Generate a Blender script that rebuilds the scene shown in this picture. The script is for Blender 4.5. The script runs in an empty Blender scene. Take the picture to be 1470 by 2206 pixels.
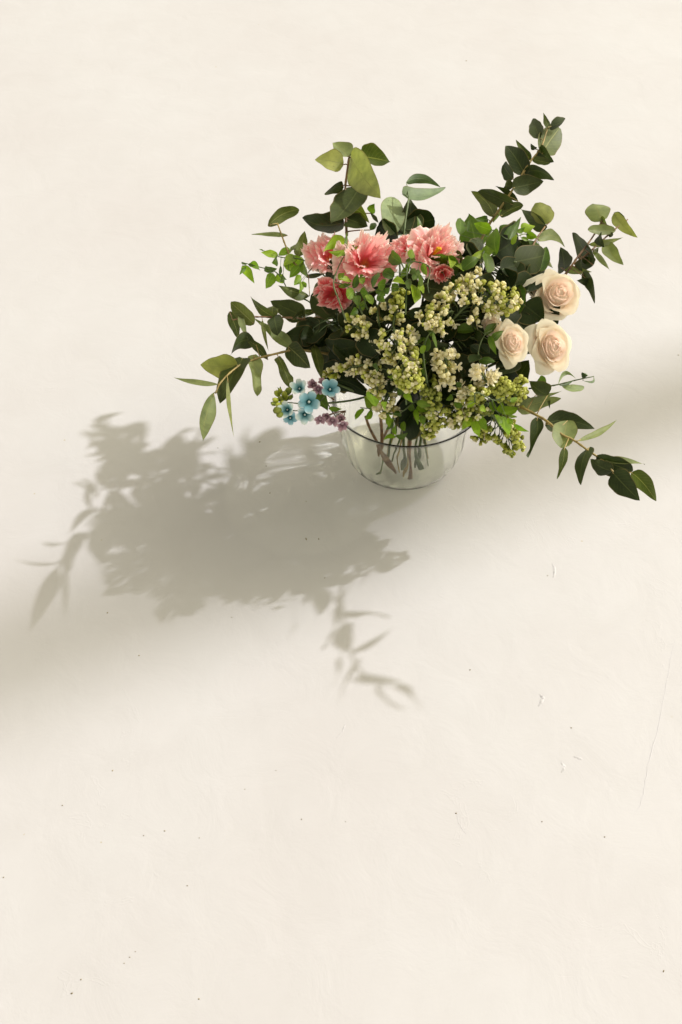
import bpy, bmesh, math, random
from mathutils import Vector, Matrix, Quaternion
R = math.radians
sc = bpy.context.scene
C = sc.collection
rnd = random.Random(11)

# ---------------------------------------------------------------- camera
FPX = 2145.0                      # focal length in photograph pixels (35 mm on a 36 mm tall frame)
PW, PH = 1470.0, 2206.0
PITCH = R(50)                     # looking down
Fw = Vector((0, math.cos(PITCH), -math.sin(PITCH)))
Rt = Vector((1, 0, 0))
Up = Vector((0, math.sin(PITCH), math.cos(PITCH)))
def ray(px, py):
    return (Fw * FPX + Rt * (px - PW / 2) - Up * (py - PH / 2)).normalized()
CAM = -ray(868, 985) * 1.60       # the vase stands at the origin
cam_d = bpy.data.cameras.new('camera'); cam = bpy.data.objects.new('camera', cam_d); C.objects.link(cam)
cam.location = CAM
cam.rotation_euler = Fw.to_track_quat('-Z', 'Y').to_euler()
cam_d.sensor_fit = 'VERTICAL'; cam_d.sensor_height = 36; cam_d.lens = FPX / PH * 36
cam_d.clip_start = 0.05; cam_d.clip_end = 200
sc.camera = cam

# ---------------------------------------------------------------- light
SUN_AZ, SUN_EL = R(26), R(41)     # azimuth from +x towards +y
S = Vector((math.cos(SUN_EL) * math.cos(SUN_AZ), math.cos(SUN_EL) * math.sin(SUN_AZ), math.sin(SUN_EL)))
w = bpy.data.worlds.new('World'); sc.world = w; w.use_nodes = True
nt = w.node_tree; bg = nt.nodes['Background']
sky = nt.nodes.new('ShaderNodeTexSky'); sky.sky_type = 'NISHITA'; sky.sun_disc = False
sky.sun_elevation = SUN_EL; sky.sun_rotation = R(90) - SUN_AZ
sky.air_density = 1.0; sky.dust_density = 3.0
hs = nt.nodes.new('ShaderNodeHueSaturation'); hs.inputs['Saturation'].default_value = 0.1
tint = nt.nodes.new('ShaderNodeMix'); tint.data_type = 'RGBA'; tint.blend_type = 'MULTIPLY'
tint.inputs[0].default_value = 1.0; tint.inputs[7].default_value = (1.0, 0.93, 0.67, 1)
nt.links.new(sky.outputs[0], hs.inputs['Color']); nt.links.new(hs.outputs[0], tint.inputs[6])
nt.links.new(tint.outputs[2], bg.inputs[0]); bg.inputs[1].default_value = 0.15
sd = bpy.data.lights.new('sun', 'SUN'); sun = bpy.data.objects.new('sun', sd); C.objects.link(sun)
sd.energy = 2.4; sd.angle = R(1.3); sd.color = (1.0, 0.98, 0.96)
sun.rotation_euler = S.to_track_quat('Z', 'Y').to_euler(); sun.location = S * 5
sc.view_settings.view_transform = 'Standard'; sc.view_settings.look = 'None'
sc.view_settings.exposure = 0.66; sc.view_settings.gamma = 1.0
sc.cycles.use_denoising = True
sc.cycles.max_bounces = 16; sc.cycles.transmission_bounces = 16; sc.cycles.glossy_bounces = 8; sc.cycles.transparent_max_bounces = 16
sc.cycles.sample_clamp_indirect = 6.0

# ---------------------------------------------------------------- placing helpers
def W(px, py, z):
    d = ray(px, py); t = (z - CAM.z) / d.z
    return CAM + d * t
EC, ER = Vector((0.05, 0.045, 0.23)), Vector((0.20, 0.20, 0.14))
def dome(px, py, k=1.0):
    """front face of the bouquet's own rounded mass, k = 1 at its skin"""
    d = ray(px, py); o = CAM - EC
    e = Vector((ER.x * k, ER.y * k, ER.z * k))
    do = Vector((d.x / e.x, d.y / e.y, d.z / e.z)); oo = Vector((o.x / e.x, o.y / e.y, o.z / e.z))
    a, b, c = do.dot(do), 2 * do.dot(oo), oo.dot(oo) - 1
    disc = b * b - 4 * a * c
    if disc < 0: disc = 0
    t = (-b - math.sqrt(disc)) / (2 * a)
    return CAM + d * t
def mpp(p):                       # metres per photograph pixel at a point
    return (p - CAM).dot(Fw) / FPX

def thing(name, label, cat, group=None, loc=(0, 0, 0)):
    o = bpy.data.objects.new(name, None); C.objects.link(o)
    o.location = loc; o.empty_display_size = 0.02
    o['label'] = label; o['category'] = cat
    if group: o['group'] = group
    return o
def mesh_obj(name, verts, faces, mat, parent=None, uvs=None, smooth=True):
    me = bpy.data.meshes.new(name); me.from_pydata([tuple(v) for v in verts], [], faces)
    if uvs:
        ul = me.uv_layers.new(name='UVMap')
        for l in me.loops: ul.data[l.index].uv = uvs[l.vertex_index]
    if smooth: me.polygons.foreach_set('use_smooth', [True] * len(me.polygons))
    if mat: me.materials.append(mat)
    o = bpy.data.objects.new(name, me); C.objects.link(o)
    if parent:
        o.parent = parent; o.matrix_parent_inverse = Matrix.Translation(-Vector(parent.location))
    return o
def place(name, me, parent, M, scale=1.0):
    o = bpy.data.objects.new(name, me); C.objects.link(o)
    o.parent = parent; o.matrix_parent_inverse = Matrix.Translation(-Vector(parent.location))
    o.matrix_basis = M
    return o
def catmull(pts, n=6):
    if len(pts) < 3:
        return [pts[0].lerp(pts[-1], i / (n * 1.0)) for i in range(n + 1)]
    P = [pts[0] * 2 - pts[1]] + list(pts) + [pts[-1] * 2 - pts[-2]]
    out = []
    for i in range(1, len(P) - 2):
        a, b, c, d = P[i - 1], P[i], P[i + 1], P[i + 2]
        for j in range(n):
            t = j / n
            out.append(0.5 * ((2 * b) + (c - a) * t + (2 * a - 5 * b + 4 * c - d) * t * t + (3 * b - a - 3 * c + d) * t ** 3))
    out.append(pts[-1]); return out
class MB:
    def __init__(s): s.v, s.f, s.uv = [], [], []
    def tube(s, pts, r0, r1, seg=7, knots=0.0):
        n = len(pts); base = len(s.v); prev = None
        for i, p in enumerate(pts):
            t = (pts[min(i + 1, n - 1)] - pts[max(i - 1, 0)]).normalized()
            if prev is None:
                a = t.orthogonal().normalized()
            else:
                a = (prev - t * prev.dot(t)).normalized()
            prev = a; b = t.cross(a); r = r0 + (r1 - r0) * i / (n - 1)
            if knots and i % 5 == 2: r *= 1 + knots
            for k in range(seg):
                an = 2 * math.pi * k / seg
                s.v.append(p + (a * math.cos(an) + b * math.sin(an)) * r); s.uv.append((i / (n - 1), k / seg))
        for i in range(n - 1):
            for k in range(seg):
                k2 = (k + 1) % seg
                s.f.append((base + i * seg + k, base + i * seg + k2, base + (i + 1) * seg + k2, base + (i + 1) * seg + k))
        s.f.append(tuple(base + k for k in range(seg))[::-1]); s.f.append(tuple(base + (n - 1) * seg + k for k in range(seg)))
    def grid(s, fn, nu, nv):
        base = len(s.v)
        for i in range(nu + 1):
            for j in range(nv + 1):
                p, uv = fn(i / nu, j / nv); s.v.append(p); s.uv.append(uv)
        for i in range(nu):
            for j in range(nv):
                a = base + i * (nv + 1) + j
                s.f.append((a, a + nv + 1, a + nv + 2, a + 1))
    def ball(s, c, r, sx=1, sy=1, sz=1, nu=8, nv=6):
        base = len(s.v)
        for i in range(nv + 1):
            th = math.pi * i / nv
            for k in range(nu):
                ph = 2 * math.pi * k / nu
                s.v.append(Vector((c[0] + r * sx * math.sin(th) * math.cos(ph), c[1] + r * sy * math.sin(th) * math.sin(ph), c[2] + r * sz * math.cos(th))))
                s.uv.append((1 - i / nv, k / nu))
        for i in range(nv):
            for k in range(nu):
                k2 = (k + 1) % nu
                s.f.append((base + i * nu + k, base + (i + 1) * nu + k, base + (i + 1) * nu + k2, base + i * nu + k2))
    def build(s, name, mat, parent=None): return mesh_obj(name, s.v, s.f, mat, parent, s.uv)
    def mesh(s, name, mat):
        me = bpy.data.meshes.new(name); me.from_pydata([tuple(v) for v in s.v], [], s.f)
        ul = me.uv_layers.new(name='UVMap')
        for l in me.loops: ul.data[l.index].uv = s.uv[l.vertex_index]
        me.polygons.foreach_set('use_smooth', [True] * len(me.polygons)); me.materials.append(mat)
        return me

# ---------------------------------------------------------------- materials
def newmat(name):
    m = bpy.data.materials.new(name); m.use_nodes = True; n = m.node_tree
    n.nodes.clear(); out = n.nodes.new('ShaderNodeOutputMaterial'); return m, n, out
def N(n, t, **kw):
    x = n.nodes.new(t)
    for k, v in kw.items():
        if k.startswith('_'): setattr(x, k[1:], v)
        else: x.inputs[k.replace('__', ' ')].default_value = v
    return x
def ramp(n, src, stops):
    r = n.nodes.new('ShaderNodeValToRGB'); e = r.color_ramp.elements
    e[0].position, e[0].color = stops[0][0], (*stops[0][1], 1)
    e[1].position, e[1].color = stops[-1][0], (*stops[-1][1], 1)
    for p, c in stops[1:-1]:
        q = e.new(p); q.color = (*c, 1)
    n.links.new(src, r.inputs[0]); return r.outputs[0]
def mixc(n, f, a, b, mode='MIX'):
    m = n.nodes.new('ShaderNodeMix'); m.data_type = 'RGBA'; m.blend_type = mode
    for i, v in ((0, f), (6, a), (7, b)):
        if hasattr(v, 'is_output') or isinstance(v, bpy.types.NodeSocket): n.links.new(v, m.inputs[i])
        elif i == 0: m.inputs[0].default_value = v
        else: m.inputs[i].default_value = (*v, 1)
    return m.outputs[2]
def math_(n, op, a, b=None):
    m = n.nodes.new('ShaderNodeMath'); m.operation = op
    for i, v in ((0, a), (1, b)):
        if v is None: continue
        if isinstance(v, bpy.types.NodeSocket): n.links.new(v, m.inputs[i])
        else: m.inputs[i].default_value = v
    return m.outputs[0]

def leaf_mat(name, top, under, vein, trans=0.25, rough=0.5, spec=0.35, glow=(1.3, 1.5, 0.5)):
    m, n, out = newmat(name)
    geo = N(n, 'ShaderNodeNewGeometry'); oi = N(n, 'ShaderNodeObjectInfo'); tc = N(n, 'ShaderNodeTexCoord')
    uvn = N(n, 'ShaderNodeUVMap'); sep = N(n, 'ShaderNodeSeparateXYZ'); n.links.new(uvn.outputs[0], sep.inputs[0])
    base = mixc(n, geo.outputs['Backfacing'], top, under)
    no = N(n, 'ShaderNodeTexNoise', Scale=55.0, Detail=5.0, Roughness=0.6); n.links.new(tc.outputs['Object'], no.inputs['Vector'])
    base = mixc(n, 0.75, base, ramp(n, no.outputs[0], [(0.3, (0.55, 0.58, 0.55)), (0.7, (1.35, 1.3, 1.2))]), 'MULTIPLY')
    base = mixc(n, 1.0, base, ramp(n, oi.outputs['Random'], [(0.0, (0.72, 0.76, 0.8)), (0.55, (1.0, 1.0, 1.0)), (1.0, (1.35, 1.22, 0.95))]), 'MULTIPLY')
    # midrib and side veins from the leaf's own coordinates (x along, y across)
    s = math_(n, 'ABSOLUTE', math_(n, 'SUBTRACT', sep.outputs[1], 0.5))
    rib = math_(n, 'LESS_THAN', s, 0.022)
    k = math_(n, 'FRACT', math_(n, 'MULTIPLY', math_(n, 'SUBTRACT', sep.outputs[0], math_(n, 'MULTIPLY', s, 0.55)), 9.0))
    sv = math_(n, 'MULTIPLY', math_(n, 'LESS_THAN', k, 0.09), 0.28)
    base = mixc(n, math_(n, 'MAXIMUM', math_(n, 'MULTIPLY', rib, 0.75), sv), base, vein)
    # spots and a dry edge
    n2 = N(n, 'ShaderNodeTexNoise', Scale=300.0, Detail=2.0); n.links.new(tc.outputs['Object'], n2.inputs['Vector'])
    spot = math_(n, 'MULTIPLY', math_(n, 'GREATER_THAN', n2.outputs[0], 0.71), 0.45)
    base = mixc(n, spot, base, (0.07, 0.045, 0.02))
    edge = math_(n, 'MULTIPLY', math_(n, 'GREATER_THAN', s, 0.465), 0.5)
    base = mixc(n, edge, base, (0.16, 0.12, 0.05))
    bs = N(n, 'ShaderNodeBsdfPrincipled', Roughness=rough); bs.inputs['Specular IOR Level'].default_value = spec
    n.links.new(base, bs.inputs['Base Color'])
    bp = N(n, 'ShaderNodeBump', Strength=0.35, Distance=0.0006)
    hgt = math_(n, 'ADD', math_(n, 'MULTIPLY', no.outputs[0], 1.0), math_(n, 'MULTIPLY', math_(n, 'MAXIMUM', rib, sv), 1.2))
    n.links.new(hgt, bp.inputs['Height']); n.links.new(bp.outputs[0], bs.inputs['Normal'])
    tr = N(n, 'ShaderNodeBsdfTranslucent'); n.links.new(mixc(n, 1.0, base, glow, 'MULTIPLY'), tr.inputs[0])
    mx = N(n, 'ShaderNodeMixShader', Fac=trans); n.links.new(bs.outputs[0], mx.inputs[1]); n.links.new(tr.outputs[0], mx.inputs[2])
    n.links.new(mx.outputs[0], out.inputs[0]); return m

def petal_mat(name, stops, trans=0.3, rough=0.55, along=True, var=0.12, veins=0.0, tint=(1.1, 1.0, 0.9), spec=0.2):
    m, n, out = newmat(name)
    oi = N(n, 'ShaderNodeObjectInfo'); uvn = N(n, 'ShaderNodeUVMap'); sep = N(n, 'ShaderNodeSeparateXYZ'); n.links.new(uvn.outputs[0], sep.inputs[0])
    tc = N(n, 'ShaderNodeTexCoord'); no = N(n, 'ShaderNodeTexNoise', Scale=90.0, Detail=4.0); n.links.new(tc.outputs['Object'], no.inputs['Vector'])
    fac = math_(n, 'ADD', sep.outputs[0], math_(n, 'MULTIPLY', math_(n, 'SUBTRACT', no.outputs[0], 0.5), 0.3))
    base = ramp(n, fac, stops)
    lo, hi = 1 - var, 1 + var
    base = mixc(n, 1.0, base, ramp(n, oi.outputs['Random'], [(0, (lo, lo * .96, lo * .94)), (1, (hi, hi, hi))]), 'MULTIPLY')
    bs = N(n, 'ShaderNodeBsdfPrincipled', Roughness=rough); bs.inputs['Specular IOR Level'].default_value = spec
    hgt = no.outputs[0]
    if veins:
        wv = math_(n, 'SINE', math_(n, 'MULTIPLY', sep.outputs[1], 95.0))
        base = mixc(n, math_(n, 'MULTIPLY', math_(n, 'GREATER_THAN', wv, 0.55), veins), base, stops[1][1])
        hgt = math_(n, 'ADD', no.outputs[0], math_(n, 'MULTIPLY', wv, 0.3))
    n.links.new(base, bs.inputs['Base Color'])
    bp = N(n, 'ShaderNodeBump', Strength=0.3, Distance=0.0005); n.links.new(hgt, bp.inputs['Height']); n.links.new(bp.outputs[0], bs.inputs['Normal'])
    tr = N(n, 'ShaderNodeBsdfTranslucent'); n.links.new(mixc(n, 1.0, base, tint, 'MULTIPLY'), tr.inputs[0])
    mx = N(n, 'ShaderNodeMixShader', Fac=trans); n.links.new(bs.outputs[0], mx.inputs[1]); n.links.new(tr.outputs[0], mx.inputs[2])
    n.links.new(mx.outputs[0], out.inputs[0]); return m
def stem_mat(name, a, b, rough=0.55):
    m, n, out = newmat(name)
    tc = N(n, 'ShaderNodeTexCoord'); no = N(n, 'ShaderNodeTexNoise', Scale=70.0, Detail=4.0); n.links.new(tc.outputs['Object'], no.inputs['Vector'])
    bs = N(n, 'ShaderNodeBsdfPrincipled', Roughness=rough); n.links.new(ramp(n, no.outputs[0], [(0.35, a), (0.65, b)]), bs.inputs['Base Color'])
    bp = N(n, 'ShaderNodeBump', Strength=0.4, Distance=0.0005); n.links.new(no.outputs[0], bp.inputs['Height']); n.links.new(bp.outputs[0], bs.inputs['Normal'])
    n.links.new(bs.outputs[0], out.inputs[0]); return m

M = {}
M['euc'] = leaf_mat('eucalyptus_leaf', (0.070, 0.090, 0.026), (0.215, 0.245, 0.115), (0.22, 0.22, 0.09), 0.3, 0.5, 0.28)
M['eucdark'] = leaf_mat('eucalyptus_leaf_dark', (0.032, 0.046, 0.014), (0.06, 0.075, 0.03), (0.075, 0.09, 0.03), 0.16, 0.5, 0.25)  # darker copy of the eucalyptus leaf: pigment plus shade painted into the colour
M['blue'] = leaf_mat('silver_leaf', (0.07, 0.11, 0.055), (0.19, 0.25, 0.15), (0.18, 0.22, 0.13), 0.2, 0.5, 0.3)
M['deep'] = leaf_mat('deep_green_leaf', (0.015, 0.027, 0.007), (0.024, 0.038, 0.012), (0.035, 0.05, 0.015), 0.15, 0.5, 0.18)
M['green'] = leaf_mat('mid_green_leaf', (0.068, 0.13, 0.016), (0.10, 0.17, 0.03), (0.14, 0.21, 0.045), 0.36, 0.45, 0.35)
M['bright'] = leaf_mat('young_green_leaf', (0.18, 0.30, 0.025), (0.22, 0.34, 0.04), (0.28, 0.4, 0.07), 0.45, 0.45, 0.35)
M['stem_y'] = stem_mat('yellow_brown_stem', (0.20, 0.15, 0.05), (0.36, 0.26, 0.09))
M['stem_r'] = stem_mat('red_brown_stem', (0.12, 0.06, 0.035), (0.26, 0.15, 0.07))
M['stem_g'] = stem_mat('green_stem', (0.05, 0.08, 0.025), (0.11, 0.15, 0.05))
M['rose'] = petal_mat('cream_rose_petal', [(0.0, (0.92, 0.74, 0.50)), (0.4, (0.93, 0.80, 0.66)), (0.8, (0.93, 0.87, 0.76)), (1.0, (0.93, 0.90, 0.78))], 0.42, 0.5, var=0.03, tint=(1, .97, .92))
M['rose_in'] = petal_mat('blush_rose_petal', [(0.0, (0.98, 0.76, 0.70)), (0.4, (0.98, 0.83, 0.78)), (0.8, (0.96, 0.86, 0.79)), (1.0, (0.96, 0.91, 0.85))], 0.45, 0.5, var=0.03, tint=(1, .97, .95))
M['pink'] = petal_mat('pink_ruffled_petal', [(0.0, (0.75, 0.36, 0.10)), (0.18, (0.78, 0.17, 0.20)), (0.5, (0.87, 0.40, 0.44)), (0.82, (0.92, 0.61, 0.64)), (1.0, (0.95, 0.83, 0.82))], 0.42, 0.5, var=0.1, veins=0.08)
M['pinkdeep'] = petal_mat('deep_pink_ruffled_petal', [(0.0, (0.6, 0.2, 0.08)), (0.3, (0.62, 0.07, 0.09)), (0.7, (0.75, 0.16, 0.18)), (1.0, (0.90, 0.60, 0.60))], 0.4, 0.5, var=0.1, veins=0.08)
M['stamen'] = petal_mat('yellow_stamen', [(0.0, (0.35, 0.3, 0.03)), (0.5, (0.75, 0.42, 0.02)), (1.0, (0.85, 0.6, 0.03))], 0.1, 0.6)
M['cream'] = petal_mat('cream_lilac_bud', [(0.0, (0.24, 0.32, 0.05)), (0.35, (0.66, 0.62, 0.20)), (0.7, (0.86, 0.85, 0.48)), (1.0, (0.91, 0.91, 0.68))], 0.4, 0.45, var=0.16)
M['lime'] = petal_mat('lime_lilac_bud', [(0.0, (0.10, 0.17, 0.02)), (0.4, (0.36, 0.42, 0.05)), (0.8, (0.55, 0.60, 0.11)), (1.0, (0.66, 0.70, 0.22))], 0.38, 0.45, var=0.2)
M['olive'] = petal_mat('green_lilac_bud', [(0.0, (0.06, 0.10, 0.02)), (0.5, (0.18, 0.23, 0.04)), (1.0, (0.32, 0.36, 0.08))], 0.22, 0.45, var=0.2)
M['white'] = petal_mat('white_lilac_petal', [(0.0, (0.62, 0.60, 0.2)), (0.3, (0.82, 0.78, 0.52)), (1.0, (0.88, 0.86, 0.74))], 0.3, 0.45, var=0.08)
M['sky'] = petal_mat('pale_blue_petal', [(0.0, (0.05, 0.2, 0.26)), (0.3, (0.20, 0.44, 0.56)), (0.75, (0.36, 0.60, 0.74)), (1.0, (0.74, 0.84, 0.88))], 0.25, 0.5, var=0.08, tint=(0.9, 1, 1))
M['skyw'] = petal_mat('whitish_blue_petal', [(0.0, (0.05, 0.2, 0.24)), (0.35, (0.34, 0.55, 0.62)), (0.7, (0.70, 0.80, 0.84)), (1.0, (0.84, 0.88, 0.88))], 0.25, 0.5, var=0.06, tint=(0.9, 1, 1))
M['teal'] = petal_mat('teal_corolla_tube', [(0.0, (0.01, 0.06, 0.07)), (1.0, (0.02, 0.12, 0.14))], 0.05, 0.4)
M['dot'] = petal_mat('white_corolla_crown', [(0.0, (0.5, 0.6, 0.6)), (1.0, (0.8, 0.85, 0.85))], 0.1, 0.4)
M['mauve'] = petal_mat('mauve_faded_petal', [(0.0, (0.14, 0.07, 0.10)), (0.5, (0.46, 0.29, 0.38)), (1.0, (0.72, 0.55, 0.64))], 0.25, 0.6, var=0.15)

# ---------------------------------------------------------------- the surface
def surface_mat():
    m, n, out = newmat('cream_painted_plaster')
    tc = N(n, 'ShaderNodeTexCoord')
    def noise(scale, detail=4.0, rough=0.55, dist=0.0):
        x = N(n, 'ShaderNodeTexNoise', Scale=scale, Detail=detail, Roughness=rough, Distortion=dist); n.links.new(tc.outputs['Object'], x.inputs['Vector']); return x.outputs[0]
    big = noise(2.2, 5.0); mid = noise(14.0, 5.0, 0.6, 0.6); fine = noise(260.0, 3.0)
    base = mixc(n, ramp(n, big, [(0.35, (0, 0, 0)), (0.65, (1, 1, 1))]), (0.452, 0.436, 0.466), (0.470, 0.461, 0.495))
    base = mixc(n, 0.6, base, ramp(n, mid, [(0.3, (0.965, 0.962, 0.955)), (0.7, (1.02, 1.02, 1.02))]), 'MULTIPLY')
    # small dark specks, gathered in loose groups
    vo = N(n, 'ShaderNodeTexVoronoi', Scale=42.0); n.links.new(tc.outputs['Object'], vo.inputs['Vector'])
    sepc = N(n, 'ShaderNodeSeparateColor'); n.links.new(vo.outputs['Color'], sepc.inputs[0])
    rad = math_(n, 'MULTIPLY', math_(n, 'POWER', sepc.outputs[0], 3.0), 0.085)
    wob = math_(n, 'ADD', vo.outputs['Distance'], math_(n, 'MULTIPLY', math_(n, 'SUBTRACT', noise(420.0, 2.0), 0.5), 0.09))
    sp = math_(n, 'LESS_THAN', wob, rad)
    sp = math_(n, 'MULTIPLY', sp, math_(n, 'GREATER_THAN', noise(5.0, 2.0), 0.50))
    sp = math_(n, 'MULTIPLY', sp, math_(n, 'MULTIPLY', math_(n, 'GREATER_THAN', sepc.outputs[1], 0.45), math_(n, 'ADD', math_(n, 'MULTIPLY', sepc.outputs[2], 0.5), 0.15)))
    base = mixc(n, sp, base, (0.36, 0.30, 0.20))
    bs = N(n, 'ShaderNodeBsdfPrincipled', Roughness=0.6); bs.inputs['Specular IOR Level'].default_value = 0.25
    n.links.new(base, bs.inputs['Base Color'])
    # trowel ripples, scratches
    mp = N(n, 'ShaderNodeMapping'); mp.inputs['Rotation'].default_value = (0, 0, R(63)); mp.inputs['Scale'].default_value = (3.0, 90.0, 1.0)
    n.links.new(tc.outputs['Object'], mp.inputs['Vector'])
    scn = N(n, 'ShaderNodeTexNoise', Scale=1.0, Detail=2.0); n.links.new(mp.outputs[0], scn.inputs['Vector'])
    scr = math_(n, 'MULTIPLY', math_(n, 'GREATER_THAN', scn.outputs[0], 0.735), math_(n, 'GREATER_THAN', noise(6.0, 2.0), 0.54))
    dent = math_(n, 'POWER', math_(n, 'SUBTRACT', 1.0, math_(n, 'MINIMUM', math_(n, 'MULTIPLY', math_(n, 'ABSOLUTE', math_(n, 'SUBTRACT', noise(22.0, 3.0, 0.6, 1.2), 0.62)), 30.0), 1.0)), 2.0)
    dent = math_(n, 'MULTIPLY', dent, math_(n, 'GREATER_THAN', noise(3.3, 1.0), 0.56))
    h = math_(n, 'ADD', math_(n, 'MULTIPLY', mid, 1.6), math_(n, 'MULTIPLY', fine, 0.07))
    h = math_(n, 'ADD', h, math_(n, 'MULTIPLY', dent, 0.15)); h = math_(n, 'SUBTRACT', h, math_(n, 'MULTIPLY', scr, 0.25))
    h = math_(n, 'ADD', h, math_(n, 'MULTIPLY', big, 3.0))
    bp = N(n, 'ShaderNodeBump', Strength=0.27, Distance=0.0022); n.links.new(h, bp.inputs['Height']); n.links.new(bp.outputs[0], bs.inputs['Normal'])
    n.links.new(bs.outputs[0], out.inputs[0]); return m
M['surface'] = surface_mat()
fl = mesh_obj('floor', [(-60, -60, 0), (60, -60, 0), (60, 60, 0), (-60, 60, 0)], [(0, 1, 2, 3)], M['surface'], smooth=False)
fl['kind'] = 'structure'
def ridge(pts, wd, ht, name='paint_ridge', mat='surface'):
    P = catmull([W(x, y, 0) for x, y in pts], 8)
    P = [p + Vector((rnd.uniform(-1, 1), rnd.uniform(-1, 1), 0)) * 0.0008 for p in P]
    v, f = [], []
    for i, p in enumerate(P):
        t = (P[min(i + 1, len(P) - 1)] - P[max(i - 1, 0)]).normalized(); sd_ = Vector((-t.y, t.x, 0))
        a = math.sin(math.pi * i / (len(P) - 1)) ** 0.5 * rnd.uniform(0.6, 1.1)
        v += [p - sd_ * wd * a - Vector((0, 0, .0004)), p + Vector((0, 0, ht * a)), p + sd_ * wd * a - Vector((0, 0, .0004))]
    for i in range(len(P) - 1):
        for k in (0, 1): f.append((i * 3 + k, i * 3 + k + 1, (i + 1) * 3 + k + 1, (i + 1) * 3 + k))
    mesh_obj(name, v, f, M[mat], fl)
ridge([(1454, 1375), (1440, 1450), (1420, 1560), (1398, 1640), (1384, 1720), (1364, 1762)], 0.0011, 0.0007)
ridge([(1189, 1212), (1196, 1228), (1192, 1245)], 0.003, 0.0012)
ridge([(1162, 1495), (1170, 1506), (1160, 1522)], 0.0035, 0.0012)
ridge([(1208, 1640), (1216, 1652), (1210, 1665)], 0.0032, 0.001)
ridge([(745, 1558), (738, 1575), (724, 1592)], 0.0014, 0.0009)
ridge([(500, 1252), (550, 1222), (600, 1195)], 0.0007, 0.0004)
ridge([(1358, 765), (1335, 800), (1312, 850), (1300, 880)], 0.0016, 0.0006)
ridge([(985, 1750), (990, 1775), (1005, 1800)], 0.0014, 0.0006)
ridge([(1235, 1630), (1258, 1636)], 0.0026, 0.001)
M['chip'] = stem_mat('brown_speck', (0.17, 0.14, 0.09), (0.28, 0.24, 0.16))
def speck(x, y, a, b, ang):
    p = W(x, y, 0); mb = MB(); mb.ball((0, 0, 0), 1, a, b, 0.0008, 7, 4)
    rt = Matrix.Rotation(ang, 4, 'Z'); mb.v = [rt @ q + p for q in mb.v]; mb.build('speck', M['chip'], fl)
for q in [(660, 1161, .0028, .001, 1.9), (687, 1161, .0018, .0009, 1.9), (355, 1790, .0012, .0008, 0), (560, 952, .0018, .0013, .4), (243, 1660, .0013, .0009, 1), (429, 2152, .0013, .0008, 0),
          (582, 1062, .0012, .0009, 1), (574, 1004, .001, .0008, 1), (232, 1320, .0014, .001, 1), (300, 1412, .0013, .001, 1), (660, 1080, .0008, .0007, 0), (470, 965, .0008, .0008, 0),
          (1231, 1568, .0011, .0009, 0), (1013, 1443, .0013, .0009, 1), (500, 1330, .0008, .0007, 1), (155, 2140, .0015, .001, .3), (404, 1908, .001, .0007, 0), (650, 1765, .001, .0006, 2),
          (1005, 131, .0025, .0015, .5), (135, 1735, .001, .0008, 0), (983, 1752, .0013, .0009, 0), (1168, 1770, .0009, .0008, 0), (1303, 1803, .0011, .0008, 0), (700, 1245, .0012, .0006, .6), (280, 2062, .001, .0006, 0), (268, 2075, .0008, .0006, 0), (292, 2050, .0007, .0005, 0), (175, 2110, .001, .0008, 1), (8, 1890, .001, .0008, 1), (430, 1805, .0007, .0006, 1), (528, 1700, .0008, .0005, 1), (1180, 1240, .001, .0007, 1), (595, 1660, .0007, .0005, 0), (1430, 2092, .0016, .0008, 1), (745, 1770, .0006, .0005, 1), (310, 1800, .0009, .0006, 1), (1462, 765, .0016, .001, 0)]:
    speck(*q)

# ---------------------------------------------------------------- window upright beyond the frame: its shadow is the soft band
u = Vector((S.x, S.y, 0)).normalized()
vd = Vector((-u.y, u.x, 0))
POST_OFF = 0.0
pc = W(1470, 860, 0); q0 = W(0, 1480, 0)
POST = pc + u * 6.8
mb = MB()
def boxmb(mb, c, ax, ay, hx, hy, z0, z1):
    b = len(mb.v)
    for z in (z0, z1):
        for sx, sy in ((-1, -1), (1, -1), (1, 1), (-1, 1)):
            mb.v.append(c + ax * hx * sx + ay * hy * sy + Vector((0, 0, z))); mb.uv.append((0, 0))
    mb.f += [(b, b + 3, b + 2, b + 1), (b + 4, b + 5, b + 6, b + 7)] + [(b + i, b + (i + 1) % 4, b + 4 + (i + 1) % 4, b + 4 + i) for i in range(4)]
boxmb(mb, POST, u, vd, 0.05, 0.074, 0.0, 9.5)
M['frame'] = stem_mat('white_painted_wood', (0.7, 0.68, 0.62), (0.75, 0.73, 0.68))
po = mesh_obj('window_frame', mb.v, mb.f, M['frame'], smooth=False); po['kind'] = 'structure'

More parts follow.
